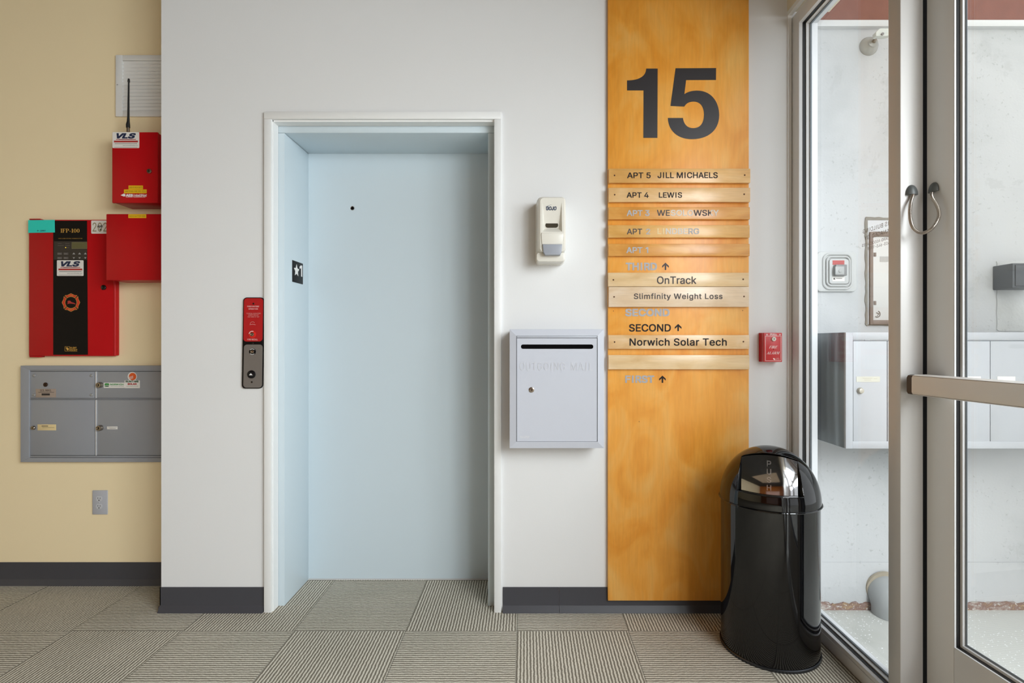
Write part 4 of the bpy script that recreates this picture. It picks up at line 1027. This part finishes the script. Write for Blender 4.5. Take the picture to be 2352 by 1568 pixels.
for q_, mt_ in (((1528.6, 603, 619.8, 15.5), VINYLG), ((1557.7, 743.6, 760, 15.4), VINYLK), ((1521.6, 862.3, 878.9, 15.2), VINYLK)):
    m = MB(); arrow(m, *q_, yl); m.build('up_arrow', mt_, bd)
for a, b in ((1409, 714), (1706, 713), (1468, 968)):
    mb = MB(); mb.cyl((X(a, YB), YB, Z(b, YB)), 0.0018, (0, -1, 0), 0.0004, 10); mb.build('nail_hole', mat('nail_hole_brown', (90, 52, 24), 0.7), bd)
YP = -0.036
GRP = 'name planks on the directory board'
def plank(pxl, top, pxr, bot, wd, label, texts, screws=None, split=False):
    x0, x1, z0, z1 = X(pxl, YP), X(pxr, YP), Z(bot, YP), Z(top, YP)
    t = thing('name_plank', ((x0 + x1) / 2, YB, z0), label, 'plank', GRP)
    mb = MB(); mb.box(x0, x1, YP, YB, z0, z1, 0.0012); mb.build('board', PLANK[wd], t)
    if texts:
        for (s_, a, b, c, d, kw) in texts:
            mb = MB(); pfit(mb, s_, a, b, c, d, YP - 0.0008, **kw); mb.build('lettering', [VINYLK, VINYLG, VINYLS, VINYLP, VINYLC], t)
    for a, b in screws or (): 
        mb = MB(); mb.lathe([(0.0036, -0.0012), (0.0036, 0.0004), (0.0026, 0.0009), (0, 0.0003)], (X(a, YP), YP, Z(b, YP)), (0, -1, 0), 14); mb.build('screw', mat('dark_brown_screw', (84, 50, 28), 0.4, metal=0.5), t)
B = dict(bold=0.012)
plank(1398.5, 387, 1723.5, 419.6, 0, 'honey plank with black APT 5, topmost plank on the directory board', [('APT 5', 1440.5, 396, 1494.6, 409.2, B), ('JILL MICHAELS', 1510.5, 395.3, 1648.6, 409, B)], ((1411.5, 402.7), (1710.5, 402)))
plank(1398, 431, 1723.3, 463.6, 1, 'pale honey plank with black APT 4 on the directory board', [('APT 4', 1439.4, 441.6, 1490, 454, B), ('LEWIS', 1513.6, 441.4, 1566.6, 454, B)], ((1411.8, 447), (1709.3, 446)))
plank(1397.8, 475.4, 1722.6, 503.4, 2, 'amber plank with faded silver APT 3 on the directory board', [('APT 3', 1439.4, 482.4, 1492, 496, dict(bold=0.02, mi=2)),
      ('WESOLOWSKY', 1509, 481.8, 1651, 495.6, dict(bold=0.012, by_x=((0.205, 1), (0.585, 3), (0.87, 1), (1.1, 3))))])
plank(1397.5, 516.8, 1722, 545.4, 3, 'amber plank with half faded APT 2 on the directory board', [('APT', 1439.8, 525, 1475, 538, dict(bold=0.012, mi=1)), ('2', 1484, 525, 1493.4, 538, dict(bold=0.012, mi=2)),
      ('LINDBERG', 1510, 524, 1606, 537.6, dict(bold=0.015, by_x=((0.16, 4), (0.72, 3), (1.1, 2))))])
plank(1397.5, 559.8, 1722, 587.6, 2, 'amber plank with faded silver APT 1 above the word THIRD', [('APT 1', 1438.6, 567.4, 1489, 581, dict(bold=0.02, mi=2))])
plank(1397, 626, 1720.2, 657.6, 4, 'pale plank with one large dark word just below THIRD on the directory board', [('OnTrack', 1509, 634.4, 1599.6, 652, dict(bold=0.01, by_x=((0.33, 1), (0.62, 1), (1.1, 1))))], ((1408.8, 642.5), (1707, 641.2)))
plank(1398.4, 658.4, 1720.4, 704.6, 5, 'widest and palest plank on the board, three dark words across it', [('Slimfinity Weight Loss', 1456, 673.4, 1659.6, 690, dict(bold=0.012, mi=1, space=1.08))], ((1410.4, 681.6), (1709, 680.6)))
plank(1397.6, 769.2, 1721.4, 801, 6, 'streaky plank with three dark words under the black SECOND', [('Norwich Solar Tech', 1446, 776.4, 1669.4, 793.8, dict(bold=0.012, mi=0, space=1.04))], ((1411.5, 785.2), (1707.5, 784.4)))
plank(1397.8, 815.2, 1721.4, 848, 4, 'blank pale plank above the word FIRST on the directory board', None)

# fire alarm pull station
YF = -0.05
fa = thing('fire_alarm_pull_station', (X(1775, YF), 0, Z(831, YF)), 'small red fire alarm pull station on the white wall by the glazed front', 'fire alarm')
x0, x1, z0, z1 = X(1754.5, YF), X(1796.5, YF), Z(831, YF), Z(764, YF)
m = MB(); m.prism([(x0, z0), (x1, z0), (x1, z1), (x0, z1)], YF + 0.024, 0, b=0.002); m.build('back_box', RED, fa)
m = MB(); m.box(x0, x1, YF, YF + 0.0235, z0, z1, 0.002); fb = m.build('pull_cover', REDP, fa)
yy = YF - 0.0007
m = MB()
fr = (1757.5, 771, 1794.3, 828.6)
for a, b, c, d in ((fr[0], fr[1], fr[2], fr[1] + .9), (fr[0], fr[3] - .9, fr[2], fr[3]), (fr[0], fr[1], fr[0] + .9, fr[3]), (fr[2] - .9, fr[1], fr[2], fr[3])): ppoly(m, [(a, b), (c, b), (c, d), (a, d)][::-1], yy)
m.build('border_line', mat('pink_white_print', (250, 226, 222), 0.5), fb); m = MB()
pfit(m, 'PULL', 1769, 765.5, 1784.5, 770, yy, bold=0.03)
for a in (1761.6, 1791.4): ppoly(m, [(a - 1.9, 768.8), (a, 765.8), (a + 1.9, 768.8)][::-1], yy); ppoly(m, [(a - .8, 770), (a - .8, 768.8), (a + .8, 768.8), (a + .8, 770)][::-1], yy)
m.build('pull_lettering', mat('pink_white_print', (250, 226, 222), 0.5), fb); m = MB()
serif(m, 'FIRE', X(1766, yy), X(1787, yy), Z(799.8, yy), Z(793.8, yy), onwall(yy), 0.35); serif(m, 'ALARM', X(1760.8, yy), X(1791.5, yy), Z(813.2, yy), Z(807.4, yy), onwall(yy), 0.35)
m.build('alarm_lettering', mat('pink_white_print', (250, 226, 222), 0.5), fb); m = MB()
ppoly(m, [(1775.6, 822.2), (1778, 822), (1780.4, 824.4), (1780.2, 826.4), (1778.6, 826.4), (1776, 824.4)][::-1], yy)
pfit(m, 'SILENT', 1781.5, 821.8, 1789, 823.2, yy, bold=0.0); pfit(m, 'KNIGHT', 1781.5, 824.2, 1791, 825.8, yy, bold=0.0)
m.build('maker_mark', mat('pink_white_print', (250, 226, 222), 0.5), fb)
m = MB(); c = (X(1776.4, YF), YF, Z(778.4, YF)); m.lathe([(0.0095, 0), (0.0095, 0.006), (0.0085, 0.0075), (0, 0.0075)], c, (0, -1, 0), 28)
m.box(c[0] - 0.0008, c[0] + 0.0008, YF - 0.0079, YF - 0.0074, c[2] - 0.004, c[2] + 0.001, mi=1); m.cyl((c[0], YF - 0.0074, c[2] + 0.0012), 0.002, (0, -1, 0), 0.0005, 12, mi=1); m.build('lock', [mat('ivory_lock', (224, 218, 206), 0.3), DARK], fb)
m = MB(); m.cyl((X(1776.4, YF), YF, Z(802.2, YF)), 0.0018, (0, -1, 0), 0.0006, 10); m.build('set_screw', DARK, fb)

# ------------------------------------------------------------------ trash can
TX, TY = 0.967, 2.075 + CAM_Y
tc = thing('trash_can', (TX, TY, 0), 'glossy black dome-top trash can with a chrome push flap on the carpet', 'trash can')
m = MB(); m.lathe([(0.0, 0.004), (0.178, 0.004), (0.1795, 0.012), (0.180, 0.03), (0.180, 0.579), (0.176, 0.583), (0.0, 0.583)], (TX, TY, 0), seg=128); m.build('body', GLOSSB, tc)
m = MB(); m.lathe([(0.176, 0.0005), (0.1835, 0.0005), (0.1845, 0.004), (0.1835, 0.009), (0.1800, 0.011)], (TX, TY, 0), seg=128); m.build('base_ring', mat('dark_base_ring', (70, 72, 76), 0.25, metal=0.8), tc)
D0, DHT, DR = 0.588, 0.203, 0.1835
prof = [(0.1835, 0.578), (0.187, 0.5785), (0.1883, 0.581), (0.187, 0.5838), (0.1838, 0.585), (DR, D0)]
for k in range(1, 41):
    a = math.pi / 2 * k / 40; prof.append((DR * math.cos(a) if k < 40 else 0.0, D0 + DHT * math.sin(a)))
m = MB(); m.lathe(prof, (0, 0, 0), seg=128)
fd = Vector((-TX, CAM_Y - TY, 0)).normalized(); rd = Vector((-fd.y, fd.x, 0))          # flap faces out into the room
def wlim(h): return 0.115 - (h - 0.64) * 0.1455
def top_h(v): return 0.75 + 0.9 * (v - 0.0446)
bm = m.bm
def cut(co, no):
    bmesh.ops.bisect_plane(bm, geom=list(bm.verts) + list(bm.edges) + list(bm.faces), plane_co=co, plane_no=no, dist=1e-6)
cut(Vector((0, 0, 0.637)), Vector((0, 0, 1)))
for s_ in (-1, 1):
    cut(rd * s_ * 0.115 + Vector((0, 0, 0.64)), (rd * s_ + Vector((0, 0, 0.1455))).normalized())
cut(fd * 0.0446 + Vector((0, 0, 0.75)), (Vector((0, 0, 1)) - fd * 0.9).normalized())
kill = []
for f in bm.faces:
    c = f.calc_center_median(); u, v, h = c.dot(rd), c.dot(fd), c.z
    if v > 0.015 and h > 0.637 and abs(u) < wlim(h) and h < top_h(v): kill.append(f)
bmesh.ops.delete(bm, geom=kill, context='FACES')
for v in bm.verts: v.co += Vector((TX, TY, 0))
lid = m.build('lid', GLOSSB, tc)
m = MB()                                       # rolled edge round the opening + dark throat
def dome_pt(u, h):
    rr = DR * math.sqrt(max(0.0, 1 - ((h - D0) / DHT) ** 2)); return math.sqrt(max(0.0, rr * rr - u * u))
def flap_v(u, h):
    t = (h - 0.625) / (0.772 - 0.625); return 0.071 + (0.150 - 0.071) * (1 - t) + 0.030 * math.sin(math.pi * min(1, max(0, t))) * 0.6 - 2.3 * u * u
def W(u, v, h): return Vector((TX, TY, h)) + rd * u + fd * v
def sidev(s_, h): u = s_ * wlim(h); return u, dome_pt(u, h)
for s_ in (-1, 1):
    hs = [0.637 + (0.7495 - 0.637) * k / 16 for k in range(17)]
    for a, b in zip(hs, hs[1:]):
        ua, va = sidev(s_, a); ub, vb = sidev(s_, b)
        ia, ib = s_ * 0.0955, s_ * 0.0955
        m.poly([W(ua, va - 0.0006, a), W(ub, vb - 0.0006, b), W(ib, flap_v(ib, b) - 0.012, b), W(ia, flap_v(ia, a) - 0.012, a)])
us = [-0.115 + 0.23 * k / 24 for k in range(25)]
for a, b in zip(us, us[1:]):
    m.poly([W(a, dome_pt(a, 0.637) - 0.0006, 0.637), W(b, dome_pt(b, 0.637) - 0.0006, 0.637), W(b * .84, flap_v(b * .84, 0.632) - 0.012, 0.632), W(a * .84, flap_v(a * .84, 0.632) - 0.012, 0.632)])
m.build('flap_throat', mat('black_throat', (6, 6, 7), 0.4), lid)
m = MB()
NU, NH = 24, 24
gv = [[m.bm.verts.new(W(-0.0965 + 0.193 * i / NU, flap_v(-0.0965 + 0.193 * i / NU, 0.624 + (0.7685 - 0.624 - 0.016 * abs(2 * i / NU - 1) ** 2) * j / NH), 0.624 + (0.7685 - 0.624 - 0.016 * abs(2 * i / NU - 1) ** 2) * j / NH)) for i in range(NU + 1)] for j in range(NH + 1)]
for j in range(NH):
    for i in range(NU):
        f = m.bm.faces.new((gv[j][i], gv[j][i + 1], gv[j + 1][i + 1], gv[j + 1][i])); f.smooth = True
bmesh.ops.solidify(m.bm, geom=m.bm.faces[:], thickness=0.0015)
for f in m.bm.faces: f.smooth = True
flp = m.build('push_flap', CHROME, lid)
m = MB()
for ch, h in (('P', 0.7415), ('U', 0.715), ('S', 0.688), ('H', 0.661)):
    fit(m, ch, -0.0075, 0.0075, h - 0.0095, h + 0.0095, lambda u, v: W(u, flap_v(u, v) + 0.0022, v), 0.012)
m.build('lettering', mat('embossed_chrome', (214, 208, 204), 0.3, metal=1.0), flp)
pts = []
for k in range(17): h = 0.637 + (0.7495 - 0.637) * k / 16; u, v = sidev(-1, h); pts.append(W(u, v, h))
for k in range(1, 25):
    u = -wlim(0.7495) + 2 * wlim(0.7495) * k / 24
    h = 0.76
    for _ in range(20): h = top_h(dome_pt(u, h)) * 0.5 + h * 0.5
    pts.append(W(u, dome_pt(u, h), h))
for k in range(16, -1, -1): h = 0.637 + (0.7495 - 0.637) * k / 16; u, v = sidev(1, h); pts.append(W(u, v, h))
for k in range(1, 25): u = 0.115 - 0.23 * k / 24; pts.append(W(u, dome_pt(u, 0.637), 0.637))
m = MB(); m.tube(pts, 0.0016, 8); m.build('opening_edge', GLOSSB, lid)

# ------------------------------------------------------------------ door loop, outside things
# armoured cable loop between frame and door
lp = thing('door_cable_loop', (1.23, -0.69, 1.45), 'armoured cable loop hanging between the mullion and the glass door', 'cable loop')
a0 = Vector((1.222, -0.6805, 1.2 - (452 - CY) * 1.657 / F))
def boot(parent, c, out, r):
    """half-dome cover with a flat foot"""
    mb = MB(); out = Vector(out).normalized(); up = Vector((0, 0, 1)); sd_ = up.cross(out)
    rings = []
    for j in range(9):
        a = math.pi / 2 * j / 8; rr, hh = r * math.cos(a), r * 0.85 * math.sin(a)
        ring = []
        for i in range(25):
            t = math.pi * i / 24; ring.append(mb.bm.verts.new(c + sd_ * (rr * math.cos(t)) + up * (rr * math.sin(t) * 1.75) + out * hh))
        rings.append(ring)
    for a, b in zip(rings, rings[1:]):
        for i in range(24):
            f = mb.bm.faces.new((a[i], a[i + 1], b[i + 1], b[i])); f.smooth = True
    mb.bm.faces.new([v for r_ in rings for v in (r_[0],)] + [r_[-1] for r_ in reversed(rings[:-1])])
    bmesh.ops.remove_doubles(mb.bm, verts=mb.bm.verts, dist=1e-6); bmesh.ops.recalc_face_normals(mb.bm, faces=mb.bm.faces)
    return mb.build('cable_boot', mat('grey_rubber_boot', (88, 92, 92), 0.38), parent)
c1 = Vector((1.2235, -0.681, 1.2 - (448 - CY) * 1.657 / F)); boot(lp, c1, (0, -1, 0), 0.0185)
dn = Vector((-math.cos(R(4.5)), -math.sin(R(4.5)), 0))
hp = Vector((1.268, -0.686, 0)); dl = Vector((math.sin(R(4.5)), -math.cos(R(4.5)), 0))
c2 = hp + dl * 0.030 + dn * 0.001; c2.z = 1.2 - (441 - CY) * (c2.y - CAM_Y) / F; boot(lp, c2, dn, 0.0175)
s0 = c1 + Vector((0, -0.008, -0.001)); s1 = c2 + dn * 0.008 + Vector((0, 0, -0.001))
def at(px, py, y): return Vector((X(px, y), y, Z(py, y)))
ctrl = [s0, at(2091, 470, -0.698), at(2090.5, 500, -0.706), at(2097, 522, -0.718), at(2110, 533, -0.728), at(2124, 534, -0.735), at(2142, 523, -0.742), at(2155, 502, -0.752), at(2156.5, 485, -0.752), at(2150, 468, -0.744), at(2140, 452, -0.733), s1]
def spline(P, n=14):
    out = []
    for i in range(len(P) - 1):
        p0, p1, p2, p3 = P[max(i - 1, 0)], P[i], P[i + 1], P[min(i + 2, len(P) - 1)]
        for k in range(n):
            t = k / n; out.append(0.5 * ((2 * p1) + (p2 - p0) * t + (2 * p0 - 5 * p1 + 4 * p2 - p3) * t * t + (3 * p1 - p0 - 3 * p2 + p3) * t ** 3))
    return out + [P[-1]]
cp = spline(ctrl, 24)
m = MB(); m.tube(cp, 0.0052, 14, rf=lambda i: 0.0052 if i % 2 else 0.0045); m.build('armoured_cable', mat('cable_steel', (176, 168, 160), 0.28, metal=0.9), lp)

# entry call box on the outside wall
yi = YO - 0.012
ib = thing('door_call_box', (X(1921, yi), YO, Z(670, yi)), 'pale square call box with a red label on the outside wall', 'call box')
m = MB(); m.prism([(X(u, yi), Z(v, yi)) for u, v in rrect(1877, 1967.5, 578, 669.5, 9)], yi, YO, b=0.003); m.build('back_plate', mat('pale_grey_plate', (189, 190, 189), 0.5), ib)
m = MB()
for k, (a, b, c, d, r_) in enumerate(((1891, 583.5, 1955, 663, 14), (1898, 590, 1950, 656, 10))):
    P = [Vector((X(u, yi), yi - 0.002 - 0.003 * k, Z(v, yi))) for u, v in rrect(a, c, b, d, r_, 8)]
    m.tube(P + [P[0]], 0.0055 - 0.0012 * k, 10)
m.build('gasket_ring', mat('pale_grey_rubber', (186, 187, 186), 0.5), ib)
m = MB(); m.prism([(X(u, yi), Z(v, yi)) for u, v in rrect(1903, 1947.5, 595, 652, 6)], yi - 0.008, yi, b=0.002); cv = m.build('cover', mat('pale_grey_cover', (186, 187, 186), 0.45), ib)
yj = yi - 0.009
m = MB(); m.box(X(1912.5, yj), X(1939.5, yj), yj, yj + 0.002, Z(608, yj), Z(597.8, yj)); s_ = m.build('warning_label', mat('red_label', (179, 72, 70), 0.5), cv); s_['label'] = 'red label strip'
m = MB(); m.box(X(1914.5, yj), X(1940, yj), yj - 0.02, yj + 0.001, Z(634, yj), Z(608.5, yj), 0.003); m.build('switch_body', mat('mid_grey_plastic', (126, 126, 126), 0.4), cv)
yk = yj - 0.022; m = MB(); m.box(X(1919, yk), X(1939.5, yk), yk, yk + 0.004, Z(630.5, yk), Z(611.5, yk), 0.002); m.lathe([(0.008, 0), (0.008, 0.002), (0.006, 0.003), (0, 0.003)], (X(1930, yk), yk, Z(622, yk)), (0, -1, 0), 20); m.build('switch_rocker', mat('light_grey_plastic', (168, 169, 168), 0.4), cv)
m = MB(); m.box(X(1912, yj), X(1940, yj), yj + 0.0002, yj + 0.0012, Z(645.5, yj), Z(635, yj)); s_ = m.build('info_label', STICK, cv)
m = MB(); pfit(m, 'K', 1914.5, 637.8, 1918.5, 642, yj - 0.0003, bold=0.05); ppoly(m, [(1920.5, 638.4), (1934, 638.4), (1934, 639.6), (1920.5, 639.6)][::-1], yj - 0.0003); m.build('label_print', VINYLG, s_)

# recessed cabinet in the outside wall
yb = YO - 0.004
rc = thing('recessed_cabinet', (X(2070, yb), YO, Z(748, yb)), 'white recessed utility cabinet in a brown rimmed niche of the outside wall', 'cabinet')
rim = mat('mortar_grey', (137, 134, 127), 0.9, var=0.2, vscale=40, bump=0.4)
m = MB(); random.seed(11)
def jag(a, b, n): return [a + (b - a) * k / n for k in range(n + 1)]
pts = [(1988, 500)] + [(x_, 497.5 + random.uniform(-1, 1.5) + (2 if x_ > 2020 else 0)) for x_ in jag(1990, 2146, 16)] + [(2150 + random.uniform(-1, 1), y_) for y_ in jag(502, 744, 10)] + [(x_, 748 + random.uniform(-1.2, 1.2)) for x_ in jag(2146, 1992, 16)] + [(1988 + random.uniform(-1.4, 1.4), y_) for y_ in jag(744, 510, 22)]
m.prism([(X(u, yb), Z(v, yb)) for u, v in pts], yb, YO); m.build('mortar_rim', rim, rc)
m = MB(); m.box(X(1992.5, yb), X(2146, yb), yb - 0.002, YO, Z(745, yb), Z(506, yb), 0.001); m.build('surround', mat('white_surround', (201, 202, 204), 0.6), rc)
br = mat('brown_cabinet_rim', (119, 105, 97), 0.55, var=0.15, vscale=20)
yn = yb - 0.012
m = MB(); m.box(X(1999, yn), X(2006, yn), yn, yb - 0.002, Z(745, yn), Z(532, yn), 0.001); m.box(X(2006, yn), X(2140, yn), yn, yb - 0.002, Z(542.5, yn), Z(531.5, yn), 0.001); m.box(X(2006, yn), X(2140, yn), yn, yb - 0.002, Z(745, yn), Z(735, yn), 0.001); m.box(X(2134, yn), X(2140, yn), yn, yb - 0.002, Z(735, yn), Z(542.5, yn), 0.001)
m.build('frame', br, rc)
yn2 = yb - 0.006
m = MB(); m.box(X(2005, yn2), X(2134, yn2), yn2, yb - 0.002, Z(735, yn2), Z(543, yn2), 0.001); cdr = m.build('door', mat('cream_white_door', (206, 204, 201), 0.4), rc)
for pz in (583, 694):
    m = MB(); m.box(X(2006.5, yn2), X(2012, yn2), yn2 - 0.003, yn2, Z(pz + 6, yn2), Z(pz - 3, yn2), 0.001); m.build('hinge', br, cdr)
m = MB(); m.box(X(2021, yn2), X(2100, yn2), yn2 - 0.001, yn2, Z(601, yn2), Z(589, yn2)); m.build('name_strip', mat('pale_grey_strip', (173, 171, 168), 0.5), cdr)
m = MB(); yy = yn2 - 0.002
for k in range(14):
    a, b = R(70 - 200 * k / 14), R(70 - 200 * (k + 1) / 14); cxx, cyy = 2015, 721
    ppoly(m, [(cxx + rr * 0.95 * math.cos(t), cyy - rr * math.sin(t)) for rr, t in ((8, a), (8, b), (6.3, b), (6.3, a))], yy)
ppoly(m, [(2013, 717), (2020, 720), (2013, 729), (2014.4, 726), (2017.6, 720.6), (2013, 718.6)], yy)
m.build('emblem', mat('brown_emblem', (92, 82, 77), 0.5), cdr)

# outside mailbox bank
yx = -0.19
mo = thing('outdoor_mailbox_bank', (X(2140, yx), YO, Z(1030, yx)), 'pale grey bank of mailboxes mounted on the outside wall', 'mailboxes')
ux0, ux1, uz0, uz1 = X(1942.5, yx), X(2560, yx), Z(1030, yx), Z(763, yx)
OG = mat('pale_grey_outdoor_paint', (178, 180, 184), 0.45, var=0.03, vscale=14); OSIDE = mat('blue_grey_side_metal', (117, 127, 131), 0.22, metal=0.35)
m = MB(); m.box(ux0, ux1, yx + 0.012, YO, uz0, uz1, 0.001); m.build('body', OSIDE, mo)
iw2 = X(1959, yx) - ux0
m = MB(); m.box(ux0, ux0 + iw2, yx, yx + 0.012, uz0, uz1, 0.001); m.box(ux1 - iw2, ux1, yx, yx + 0.012, uz0, uz1, 0.001); m.box(ux0 + iw2, ux1 - iw2, yx + .0004, yx + 0.012, uz1 - iw2, uz1, 0.001); m.box(ux0 + iw2, ux1 - iw2, yx + .0004, yx + 0.012, uz0, uz0 + iw2, 0.001)
m.build('frame', OG, mo)
edges_ = [1960, 2039, 2118, 2197, 2276, 2355, 2434, 2543]
for i, (a, b) in enumerate(zip(edges_, edges_[1:])):
    m = MB(); m.box(X(a + .8, yx), X(b - .8, yx), yx + 0.003, yx + 0.0119, Z(1014, yx), Z(783, yx), 0.001); od = m.build('door', OG, mo)
    m = MB(); m.lathe([(0.013, 0), (0.0135, 0.004), (0.010, 0.013), (0.0075, 0.014), (0, 0.0138)], (X(a + 16, yx), yx + 0.003, Z(897, yx)), (0, -1, 0), 24); m.build('lock', mat('pale_brass_lock', (179, 174, 162), 0.35, metal=0.3), od)
    yy = yx + 0.0022
    if i == 0:
        m = MB(); m.box(X(1968, yx), X(2022, yx), yy - .0004, yx + 0.003, Z(877, yx), Z(864.5, yx)); s_ = m.build('name_label', mat('faded_cream_label', (199, 197, 184), 0.5), od)
        m = MB()
        for r_, (p, q_) in enumerate(((1981, 2004), (1985, 2001), (2007, 2015))): ppoly(m, [(p, (868, 872, 869)[r_]), (q_, (868, 872, 869)[r_]), (q_, (869, 873, 870)[r_]), (p, (869, 873, 870)[r_])][::-1], yy - .0008)
        m.build('label_print', mat('faint_pencil', (176, 172, 158), 0.6), s_)
    else:
        m = MB(); m.box(X(a + 16, yx), X(b - 22, yx), yy - .0004, yx + 0.003, Z(876, yx), Z(864.5, yx)); m.build('name_label', STICK, od)
m = MB(); m.box(X(1960, yx), ux1 - iw2, yx + 0.0035, yx + 0.0119, Z(782, yx), Z(777.5, yx), 0.001); m.box(X(1987, yx), X(1999, yx), yx + 0.002, yx + 0.006, Z(782, yx), Z(778, yx), 0.0008)
m.build('top_rail', OG, mo)

# wall fixture
ww = thing('wall_spotlight', (X(1994, YO), YO, Z(108, YO)), 'round pale wall mount with a clear swivel bracket high on the outside wall', 'light fixture')
cc = (X(1994.5, YO), YO - 0.0, Z(107, YO)); gm = mat('pale_grey_gloss', (164, 164, 159), 0.2)
m = MB(); m.lathe([(0.0425, 0), (0.0425, 0.003), (0.036, 0.016), (0.026, 0.026), (0.022, 0.030), (0.021, 0.036), (0.013, 0.040), (0, 0.041)], cc, (0, -1, 0), 40); m.build('base', gm, ww)
m = MB(); st_ = Vector(cc) + Vector((0, -0.038, 0)); en = Vector((X(2018, YO - .09), YO - 0.075, Z(84, YO - .075))); m.tube([st_, (st_ + en) / 2, en], 0.008, 14); m.build('stem', NICKEL, ww)
m = MB(); yy = en.y; m.prism([(X(u, yy), Z(v, yy)) for u, v in ((2006, 79), (2015, 70.5), (2034, 70.5), (2046, 72), (2046, 84), (2030, 88), (2006, 88))], yy - 0.018, yy + 0.006, b=0.002); m.build('bracket', CLEARP, ww)
m = MB(); m.cyl((X(2019.5, yy), yy - 0.020, Z(84.5, yy)), 0.006, (0, -1, 0), 0.004, 20); m.build('pivot_screw', mat('mid_grey_plastic', (126, 126, 126), 0.4), ww)

# dark grey box at the right, with its patch of newer mortar
yg = YO - 0.10
gb = thing('dark_wall_box', (X(2352, yg), YO, Z(662, yg)), 'dark grey metal box on the outside wall at the right edge, behind the glass door', 'box')
m = MB(); m.box(X(2326, yg), X(2400, yg), yg, YO, Z(661, yg), Z(604, yg), 0.004); m.build('housing', mat('slate_grey_metal', (80, 83, 87), 0.45), gb)
m = MB(); m.box(X(2331, yg), X(2395, yg), yg - 0.004, yg, Z(657, yg), Z(608, yg), 0.003); m.build('cover', mat('slate_grey_metal', (80, 83, 87), 0.45), gb)
m = MB(); yy = YO - 0.003
pts = [(2289, 600)] + [(x_, 601 + random.uniform(-1, 1)) for x_ in jag(2296, 2480, 14)] + [(2484 + random.uniform(-1, 1), y_) for y_ in jag(606, 756, 8)] + [(x_, 760 + random.uniform(-1, 1)) for x_ in jag(2478, 2294, 14)] + [(2290 + random.uniform(-.8, .8), y_) for y_ in jag(756, 606, 14)]
m.prism([(X(u, yy), Z(v, yy)) for u, v in pts], yy, YO)
struct(m.build('trim_5', concrete('patched_concrete', (202, 203, 202), (170, 171, 169), (104, 104, 100), 'wall')), 'rough mortar patch around the dark box on the outside wall', 'trim')

# drain pipe elbow at the foot of the outside wall
dp = thing('drain_pipe', (X(2046, YO), 0.0, -0.03), 'grey drain pipe elbow coming out of the foot of the outside wall', 'pipe')
px_, rr = X(2046, 0.02), 0.072
P = []
for k in range(13):
    a = math.pi / 2 * k / 12; P.append((px_, YO + 0.02 - 0.075 * math.sin(a), 0.035 + 0.03 + 0.0 - 0.075 * (1 - math.cos(a))))
P += [(px_, YO - 0.055, -0.01 - 0.019)]
m = MB(); m.tube(P, rr, 32); m.build('elbow', mat('weathered_grey_pipe', (159, 161, 161), 0.6, var=0.15, vscale=12), dp)
m = MB(); m.tube([(px_, YO - 0.0, 0.072), (px_, YO - 0.012, 0.070)], rr + 0.006, 32); m.build('collar', mat('stained_mortar', (164, 154, 137), 0.85, var=0.25, vscale=25), dp)
